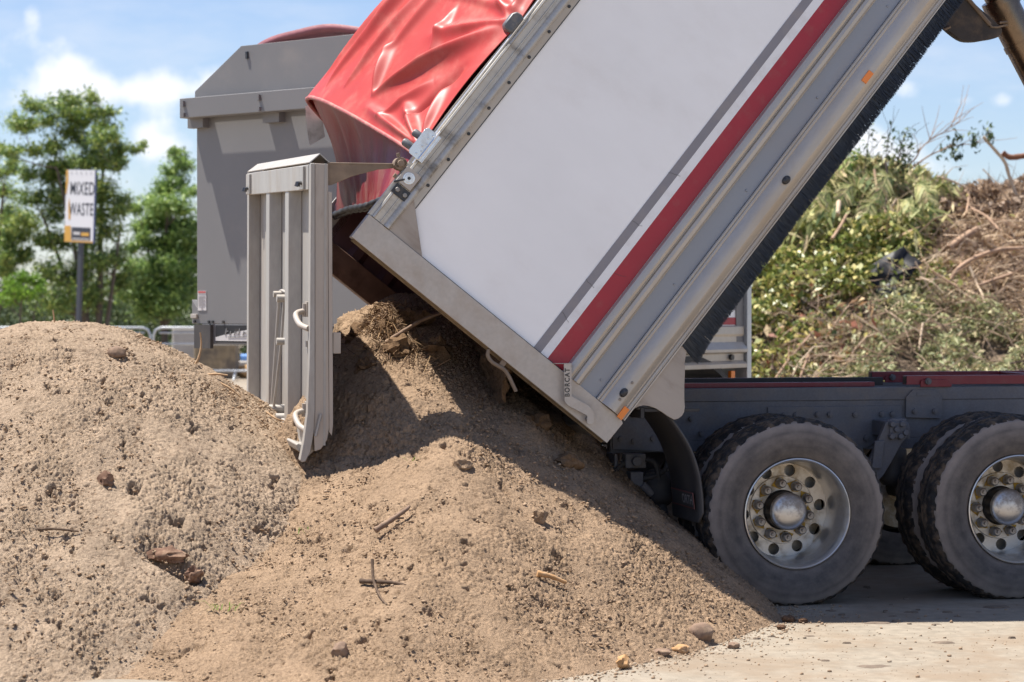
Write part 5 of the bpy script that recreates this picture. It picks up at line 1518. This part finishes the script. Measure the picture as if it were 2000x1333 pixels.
def zones(x, z):
    # membership of each kind of cutting over the face of the heap
    gl = np.maximum.reduce([ell(x, z, 4.25, 2.15, 1.25, .55), ell(x, z, 3.1, 1.9, .9, 1.2), ell(x, z, 3.15, 1.2, .35, .5), ell(x, z, 2.2, 1.6, 1.5, 1.6)])
    fr = np.maximum.reduce([ell(x, z, 4.6, 3.10, .85, .5), ell(x, z, 3.6, 2.9, .9, .45), ell(x, z, 5.1, 2.9, .35, .45)])
    br = np.maximum.reduce([ell(x, z, 6.2, 2.95, .75, .42), ell(x, z, 5.5, 2.65, .45, .35), ell(x, z, 7.5, 2.6, 1.3, .9)])
    st = np.maximum.reduce([ell(x, z, 6.3, 2.25, .85, .50), ell(x, z, 5.75, 2.2, .40, .35), ell(x, z, 7.5, 1.9, 1.2, .8), ell(x, z, 6.0, 1.75, .45, .2)])
    ol = np.maximum.reduce([ell(x, z, 5.7, 1.15, 1.4, .55), ell(x, z, 5.0, 1.75, .38, .3), ell(x, z, 4.6, .75, 1.3, .28), ell(x, z, 7.5, 1.0, 1.5, .7), ell(x, z, 5.2, 1.45, .6, .4)])
    og = np.maximum.reduce([ell(x, z, 3.95, 1.15, .65, .40), ell(x, z, 3.55, .82, .55, .26), ell(x, z, 4.45, 1.3, .3, .3), ell(x, z, 3.75, 1.65, .22, .35)])
    dk = np.maximum.reduce([ell(x, z, 6.15, 1.72, .42, .14), ell(x, z, 4.55, 1.50, .42, .16), ell(x, z, 4.75, 1.95, .25, .3)])
    return gl, fr, br, st, ol, og, dk
def scatter(name, which, n, L0, L1, asp, m, seed, label, cat, thick, drop, orient, clump=2.2, thr=-.12, extra=None):
    X, Y, b, Xs = field(n, 1.2, 9.2, 26.5, 32.6, seed)
    z = zones(Xs, b)
    mem = z[which] * (1 - .85 * z[6])
    oth = np.max(np.stack([z[k] for k in range(6) if k != which]), 0)
    rs = np.random.RandomState(seed + 1)
    p = mem ** 1.2 / (mem + oth * .8 + .02)
    cl = perlin(X * clump, Y * clump + b * clump, seed + 2)
    keep = (rs.rand(n) < p * 1.15) & (cl > thr) & (b > .02)
    X, Y, b, cl = X[keep], Y[keep], b[keep], cl[keep]
    n = len(X)
    h = thick * (rs.rand(n) ** 1.3) * np.clip(.45 + 1.4 * (cl - thr), .3, 1.6)
    c = np.stack([X + rs.randn(n) * .03, Y - h * .75, b + h * .65 - .02], 1)
    if orient == 'any': d = rs.randn(n, 3) + np.array([0, -.3, -.2])
    elif orient == 'droop': d = rs.randn(n, 3) * np.array([.75, .35, .35]) + np.array([0, -.35, -.75])
    else: d = rs.randn(n, 3) * np.array([1.0, .5, .45]) + np.array([.25, -.2, -.25])
    L_ = rs.uniform(L0, L1, n); W_ = L_ * asp * rs.uniform(.7, 1.3, n)
    o = leaf_mesh(name, c, d, L_, W_, m, None, seed, up=np.array([-.2, -.5, .9]))
    return tag(o, label, cat, kind='stuff')
GL = mat('glossy_leaf', (.08, .12, .03), .42, trans=.25, spec=.5, island=[(0.084, 0.124, 0.03), (0.151, 0.197, 0.046), (0.251, 0.277, 0.068), (0.436, 0.408, 0.122), (0.67, 0.553, 0.23)])
FR = mat('palm_leaf', (.15, .18, .06), .6, trans=.3, island=[(0.116, 0.175, 0.058), (0.248, 0.291, 0.102), (0.422, 0.437, 0.175), (0.641, 0.597, 0.291), (0.495, 0.379, 0.218)])
BRL = mat('dead_leaf', (.3, .2, .12), .75, trans=.2, island=[(.20, .13, .085), (.38, .26, .165), (.52, .38, .26), (.64, .49, .36), (.14, .095, .065)])
STR = mat('straw', (.45, .31, .19), .8, trans=.2, island=[(.42, .29, .18), (.58, .43, .28), (.70, .55, .38), (.30, .20, .13)])
OLV = mat('olive_leaf', (.16, .17, .08), .6, trans=.25, island=[(0.13, 0.156, 0.072), (0.26, 0.286, 0.13), (0.403, 0.429, 0.208), (0.572, 0.559, 0.312), (0.546, 0.403, 0.247)])
ORG = mat('orange_debris', (.4, .2, .1), .7, trans=.2, island=[(0.188, 0.14, 0.082), (0.464, 0.267, 0.137), (0.575, 0.421, 0.246), (0.641, 0.59, 0.382), (0.099, 0.084, 0.055), (0.508, 0.168, 0.109)])
scatter('glossy_foliage', 0, 90000, .06, .125, .58, GL, 101, 'heaped glossy green leaves in the middle of the green waste', 'glossy leaves', .42, 0, 'any', 1.5, -.16)
scatter('palm_foliage', 1, 90000, .16, .42, .15, FR, 111, 'yellow green strappy cuttings along the top of the heap', 'strappy leaves', .50, 0, 'droop', 1.7, -.15)
scatter('dead_leaves', 2, 110000, .06, .14, .62, BRL, 121, 'curled brown dead leaves at the top right of the heap', 'dead leaves', .35, 0, 'any', 1.9, -.15)
scatter('straw_cuttings', 3, 110000, .14, .42, .06, STR, 131, 'pale straw coloured twiggy cuttings at the right of the heap', 'straw cuttings', .35, 0, 'flat', 1.6, -.2)
scatter('olive_foliage', 4, 120000, .05, .13, .28, OLV, 141, 'dusty olive green brush along the foot of the heap', 'olive brush', .34, 0, 'any', 1.8, -.18)
scatter('orange_litter', 5, 26000, .06, .19, .40, ORG, 151, 'orange and buff leaf litter low on the left of the heap', 'leaf litter', .30, 0, 'any', 2.0, -.2)
# fine bare twigs everywhere
X, Y, b, Xs = field(5200, 2, 10, 26.6, 32.2, 161)
rs = np.random.RandomState(162)
n = len(X); L_ = rs.uniform(.2, .75, n)
d = rs.randn(n, 3) * np.array([1, .4, .7])
z6 = zones(Xs, b); wgt = .18 + .9 * z6[3] + .5 * z6[2] + .45 * z6[4] + .35 * z6[1] + .4 * z6[5] - .1 * z6[0]
k = (rs.rand(n) < wgt) & (b > .05)
o = leaf_mesh('twig_litter', np.stack([X, Y - .28, b + .18], 1)[k], d[k], L_[k], np.full(k.sum(), .014), mat('grey_twig', (.28, .2, .14), .9, island=[(.42, .31, .22), (.25, .17, .115), (.10, .07, .05)]), None, 163)
tag(o, 'loose bare twigs strewn over the green waste', 'twig litter', kind='stuff')
# tangled brushwood
m = MB(); rnd = random.Random(91)
for k in range(260):
    X = rnd.uniform(5.2, 8.2) if k % 4 else rnd.uniform(3.4, 5.2); Y = rnd.uniform(28.2, 31.2) if k % 4 else rnd.uniform(27.0, 28.4)
    z = float(waste_h(np.float64(X), np.float64(Y))) + .12
    a = rnd.uniform(-.9, .9); l = rnd.uniform(.3, .95); d = Vector((math.cos(a), rnd.gauss(-.1, .25), math.sin(a)))
    p0 = Vector((X, Y - .25, z)); bnd = Vector((rnd.gauss(0, .06), rnd.gauss(0, .06), rnd.gauss(.03, .06)))
    r = rnd.uniform(.004, .013)
    m.tube([p0 - d * l * .5, p0 - d * l * .15 + bnd, p0 + d * l * .2 + bnd, p0 + d * l * .5], [r, r * .9, r * .7, r * .3], 5, caps=False)
    if k % 2: m.tube([p0 + bnd, p0 + bnd + d * l * .2 + Vector((0, 0, rnd.uniform(-.2, .25)))], [r * .6, r * .25], 4, caps=False)
o = m.build('brushwood', mat('brushwood_bark', (.38, .27, .18), .9, island=[(.54, .41, .29), (.40, .28, .19), (.24, .165, .11), (.60, .47, .34)]), None, recalc=False)
tag(o, 'tangled thin brushwood over the dry right side of the green waste', 'brushwood', kind='stuff')
# branches one can tell apart
PALE = mat('pale_wood', (.52, .40, .28), .8, var=.15, vscale=6)
TAN = mat('tan_branch', (.36, .235, .155), .85, var=.2, vscale=6)
REDB = mat('red_brown_log', (.20, .085, .045), .9, var=.35, vscale=5, bump=.6, bscale=25)
DARKB = mat('dark_branch', (.085, .06, .05), .9, var=.2)
BG = 'branches on the green waste'
def branch(name, pts, r, m, label, cat='branch', twigs=0, tip=.35, seed=1, group=BG, spread=.5):
    r = r * .56
    b = MB(); rnd = random.Random(seed)
    sp = smoothpath(pts, 5); n = len(sp)
    b.tube(sp, [r * (1 - (1 - tip) * i / n) * (1 + .07 * math.sin(i * 1.7 + seed)) for i in range(n)], 8)
    for k in range(twigs):
        i = rnd.randrange(n // 4, n)
        p = sp[i]; t = (sp[min(i + 1, n - 1)] - sp[max(i - 1, 0)]).normalized()
        d = (t + Vector((rnd.gauss(0, spread), rnd.gauss(0, spread), rnd.gauss(0, spread) + .1))).normalized()
        l = rnd.uniform(.2, .6)
        b.tube([p, p + d * l * .5 + Vector((0, 0, .02)), p + d * l + Vector((rnd.gauss(0, .05), 0, rnd.gauss(0, .05)))], [r * .2 + .003, r * .14 + .002, .002], 5, caps=False)
    return tag(b.build(name, m, None, smooth=60), label, cat, group)
branch('bare_branch', [(5.1, 30.7, 3.35), (5.34, 30.6, 3.57), (5.43, 30.6, 3.72), (5.58, 30.6, 3.85), (5.77, 30.6, 3.96), (6.01, 30.6, 4.14)], .022, TAN, 'bare spray of thin twigs reaching into the sky from the heap top', 'branch', 16, .2, 3, spread=.28)
sb = branch('leafy_branch', [(5.3, 30.7, 3.45), (5.52, 30.6, 3.61), (5.69, 30.6, 3.69), (5.87, 30.6, 3.75), (6.13, 30.6, 3.78)], .022, TAN, 'thin branch with hanging green leaves against the sky', 'branch', 9, .25, 4, spread=.25)
pb = branch('pale_branch', [(6.25, 30.6, 3.87), (6.42, 30.6, 3.68), (6.54, 30.6, 3.53), (6.60, 30.6, 3.34), (6.67, 30.55, 3.12), (6.74, 30.5, 2.94), (6.86, 30.3, 2.70)], .038, PALE, 'cream peeled branch leaning out of the heap at the right edge', 'branch', 4, 1.25, 5)
branch('log', [(6.51, 30.6, 3.66), (6.60, 30.6, 3.60), (6.75, 30.6, 3.61), (7.0, 30.6, 3.65)], .065, REDB, 'red brown broken log end sticking in from the right edge', 'log', 3, 1.1, 6)
branch('branch', [(5.46, 28.8, 1.80), (5.48, 28.8, 1.95), (5.56, 28.85, 2.06), (5.69, 28.95, 2.16), (5.93, 29.1, 2.27), (6.19, 29.2, 2.34), (6.5, 29.3, 2.36)], .052, TAN, 'thick curved tan branch arching over the straw cuttings', 'branch', 5, 1.0, 7)
branch('log', [(5.56, 29.4, 2.36), (5.79, 29.6, 2.50), (6.0, 29.75, 2.62)], .085, TAN, 'short brown log lying in the dark gap right of the glossy leaves', 'log', 0, .95, 8)
branch('forked_branch', [(5.72, 28.8, 2.12), (5.79, 28.7, 1.90), (5.82, 28.5, 1.76), (5.83, 28.3, 1.60)], .034, PALE, 'pale forked branch hanging over the dark hollow', 'branch', 2, .7, 9)
branch('branch', [(5.80, 28.65, 1.88), (5.99, 28.7, 1.95), (6.25, 28.8, 2.03)], .038, TAN, 'straight tan branch rising right from the forked one', 'branch', 2, .9, 10)
branch('dark_branch', [(4.92, 30.4, 3.55), (4.94, 30.3, 3.26), (4.86, 30.0, 2.95), (4.8, 29.8, 2.8)], .026, DARKB, 'upright dark branch at the top among the strappy cuttings', 'branch', 3, .8, 11)
branch('branch', [(4.76, 30.3, 3.42), (4.78, 30.1, 3.10), (4.84, 29.8, 2.80)], .028, TAN, 'leaning tan branch left of the dark upright one', 'branch', 4, .8, 12)
branch('branch', [(5.02, 30.1, 3.02), (4.9, 29.9, 2.88), (4.83, 29.7, 2.76)], .026, PALE, 'short pale branch crossing below the dark upright one', 'branch', 3, .8, 13)
branch('log', [(4.07, 29.3, 2.48), (4.20, 29.5, 2.64), (4.31, 29.7, 2.80)], .040, TAN, 'slanting tan log at the top edge of the glossy leaves', 'log', 0, .9, 14)
branch('log', [(4.19, 29.7, 2.80), (4.24, 29.9, 2.98)], .062, PALE, 'stubby pale log above the slanting one', 'log', 0, 1.0, 15)
branch('branch', [(4.83, 30.5, 3.30), (4.56, 30.4, 3.30), (4.40, 30.4, 3.36)], .026, PALE, 'pale branch lying level along the heap top near the truck body', 'branch', 6, .6, 16)
branch('branch', [(5.62, 30.5, 3.34), (5.84, 30.5, 3.27), (6.02, 30.5, 3.18)], .030, PALE, 'pale branch lying in the dip of the heap top', 'branch', 3, .7, 17)
branch('branch', [(6.02, 30.2, 2.90), (6.17, 30.0, 2.79), (6.28, 29.8, 2.63), (6.42, 29.6, 2.48)], .036, TAN, 'tan branch slanting down across the brown leaves', 'branch', 4, .8, 18)
branch('branch', [(6.02, 30.5, 3.19), (6.02, 30.4, 3.03), (5.92, 30.1, 2.80)], .030, TAN, 'branch dropping from the dip in the heap top', 'branch', 3, .8, 19)
branch('branch', [(4.94, 27.7, 1.42), (4.90, 27.6, 1.28), (4.86, 27.5, 1.10)], .026, PALE, 'small pale upright stick in the olive brush', 'branch', 1, .9, 20)
branch('branch', [(3.08, 27.1, .74), (3.25, 27.3, .95), (3.40, 27.45, 1.10), (3.62, 27.7, 1.32)], .028, TAN, 'long thin branch beside the orange litter near the trailer', 'branch', 5, .6, 21)
branch('branch', [(3.52, 27.3, 1.05), (3.45, 27.2, .91), (3.38, 27.1, .75)], .030, TAN, 'short brown stick at the foot of the heap above the red rails', 'branch', 0, .8, 22)
branch('branch', [(5.54, 28.5, 1.84), (5.38, 28.55, 1.95), (5.22, 28.6, 2.06)], .024, TAN, 'thin branch between the black plastic and the curved branch', 'branch', 4, .6, 23)
for k, (x, y, z, a) in enumerate(((6.25, 27.4, 1.0, .2), (6.4, 27.3, .92, -.1), (6.1, 27.3, .88, .3))):
    branch('branch', [(x - .35, y, z - a * .3), (x, y, z), (x + .5, y + .05, z + a * .4)], .020, DARKB, ('upper dry grey twig at the bottom right of the heap', 'lower dry grey twig at the bottom right of the heap', 'left dry grey twig at the bottom right of the heap')[k], 'branch', 9, .5, 30 + k)
def tuft(pos, n, r, L_, m, parent, seed, hang=.6):
    rs = np.random.RandomState(seed)
    c = np.array(pos) + rs.randn(n, 3) * np.array([r * .6, r * .6, r])
    d = rs.randn(n, 3) * .6 + np.array([0, 0, -hang])
    s = rs.uniform(L_ * .6, L_ * 1.2, n)
    leaf_mesh('leaves', c, d, s, s * .45, m, parent, seed)
for k, p in enumerate(((5.87, 30.6, 3.82), (5.90, 30.6, 3.62), (6.13, 30.6, 3.82), (5.71, 30.6, 3.60))):
    tuft(p, 34 if k < 3 else 10, .075, .10, LEAF_U, sb, 200 + k)
tuft((6.33, 30.6, 3.92), 34, .06, .09, LEAF_U, pb, 210)
for k, (pts, lab) in enumerate((([(4.9, 30.6, 3.3), (4.96, 30.6, 3.6), (4.99, 30.6, 3.85)], 'dark leafy shoot rising at the heap top left of the tallest one'), ([(5.1, 30.6, 3.3), (5.14, 30.6, 3.6), (5.20, 30.6, 3.9)], 'tallest dark leafy shoot at the heap top'),
                             ([(5.2, 30.6, 3.3), (5.20, 30.6, 3.5), (5.24, 30.6, 3.66)], 'short dark leafy shoot right of the tallest one'), ([(4.45, 30.6, 3.2), (4.42, 30.6, 3.45), (4.50, 30.6, 3.68)], 'green leafy shoot beside the raised body edge'),
                             ([(4.66, 30.6, 3.3), (4.70, 30.6, 3.6), (4.74, 30.6, 3.95)], 'thin dark shoot nearest the raised body edge'))):
    o = branch('leafy_shoot', pts, .014, DARKB, lab, 'shoot', 6, .3, 50 + k, 'shoots at the heap top', .5)
    for q in range(3):
        t = .45 + .27 * q
        a = Vector(pts[0]).lerp(Vector(pts[2]), t)
        tuft((a.x + .05 * (q - 1), a.y, a.z), 22 if k != 4 else 9, .08, .085, LEAF_U if k != 3 else LEAF_B, o, 300 + k * 5 + q, .1)
# palm fronds drooping on the top
def frond(base, tip, label, seed, m=FR):
    b = MB(); rnd = random.Random(seed)
    mid = (Vector(base) + Vector(tip)) / 2 + Vector((0, -.05, .14))
    sp = smoothpath([base, tuple(mid), tip], 12); n = len(sp)
    b.tube(sp, [.012 * (1 - .7 * i / n) for i in range(n)], 5)
    for i in range(3, n):
        t = (sp[min(i + 1, n - 1)] - sp[i - 1]).normalized()
        for sgn in (-1, 1):
            s = t.cross(Vector((0, -1, .2))).normalized() * sgn
            d = (s * .8 + t * .55 + Vector((rnd.gauss(0, .1), rnd.gauss(0, .15), -.35))).normalized()
            l = .26 * (1 - abs(i / n - .45)) ; wv = t * .016
            p = sp[i]
            b.add([p - wv, p + wv, p + d * l * .6 + wv * .8, p + d * l * .6 - wv * .8, p + d * l + Vector((0, 0, -.03))], [(0, 1, 2, 3), (3, 2, 4)])
    return tag(b.build('palm_frond', m, None, recalc=False), label, 'palm frond', 'palm fronds on the heap')
frond((5.0, 30.2, 3.30), (4.75, 29.9, 3.0), 'arching pale palm frond under the leafy shoots', 1)
frond((5.25, 30.2, 3.20), (5.45, 29.8, 2.85), 'pale palm frond hanging right of the leafy shoots', 2)
frond((4.55, 30.2, 3.15), (4.25, 29.9, 2.95), 'palm frond hanging left towards the raised body', 3)
frond((4.75, 30.0, 2.95), (4.50, 29.6, 2.65), 'lower palm frond above the glossy leaves', 4)
frond((5.05, 30.0, 3.0), (5.2, 29.6, 2.6), 'palm frond hanging over the dark upright branch', 5)
frond((4.2, 30.1, 3.1), (3.95, 29.8, 2.8), 'leftmost palm frond beside the bristle strip', 6)
# crumpled black plastic sheet
pl = [(4.50, 2.14), (4.71, 2.27), (4.94, 2.38), (5.00, 2.28), (5.15, 2.17), (5.02, 2.07), (4.93, 1.87), (4.80, 1.62), (4.66, 1.70), (4.52, 1.80), (4.46, 1.97)]
m = MB(); cxp, czp = 4.78, 2.02
for rr in (0.02, .33, .66, 1.0):
    for q in range(44):
        t = q / 44 * len(pl); i = int(t) % len(pl); f_ = t - int(t); j = (i + 1) % len(pl)
        x = pl[i][0] * (1 - f_) + pl[j][0] * f_; z = pl[i][1] * (1 - f_) + pl[j][1] * f_
        x = cxp + (x - cxp) * rr; z = czp + (z - czp) * rr
        y = 28.78 + (z - 2.0) * .75 + .10 * mnoise.noise(Vector((x * 5, z * 5, 1))) + .04 * mnoise.noise(Vector((x * 14, z * 14, 4)))
        m.v.append((x, y, z))
for a in range(3):
    for q in range(44):
        m.f.append((a * 44 + q, a * 44 + (q + 1) % 44, (a + 1) * 44 + (q + 1) % 44, (a + 1) * 44 + q)); m.mi.append(0)
m.f.append(tuple(range(44))); m.mi.append(0)
o = m.build('plastic_sheet', mat('black_plastic', (.010, .011, .015), .5, var=.2, spec=.25, dirt=(.06, .05, .045), dirt_amt=.3, dscale=4), None, smooth=70, recalc=False)
o.modifiers.new('t', 'SOLIDIFY').thickness = .01
tag(o, 'crumpled black plastic sheet caught in the glossy leaves', 'plastic sheet')
bpy.context.view_layer.update()
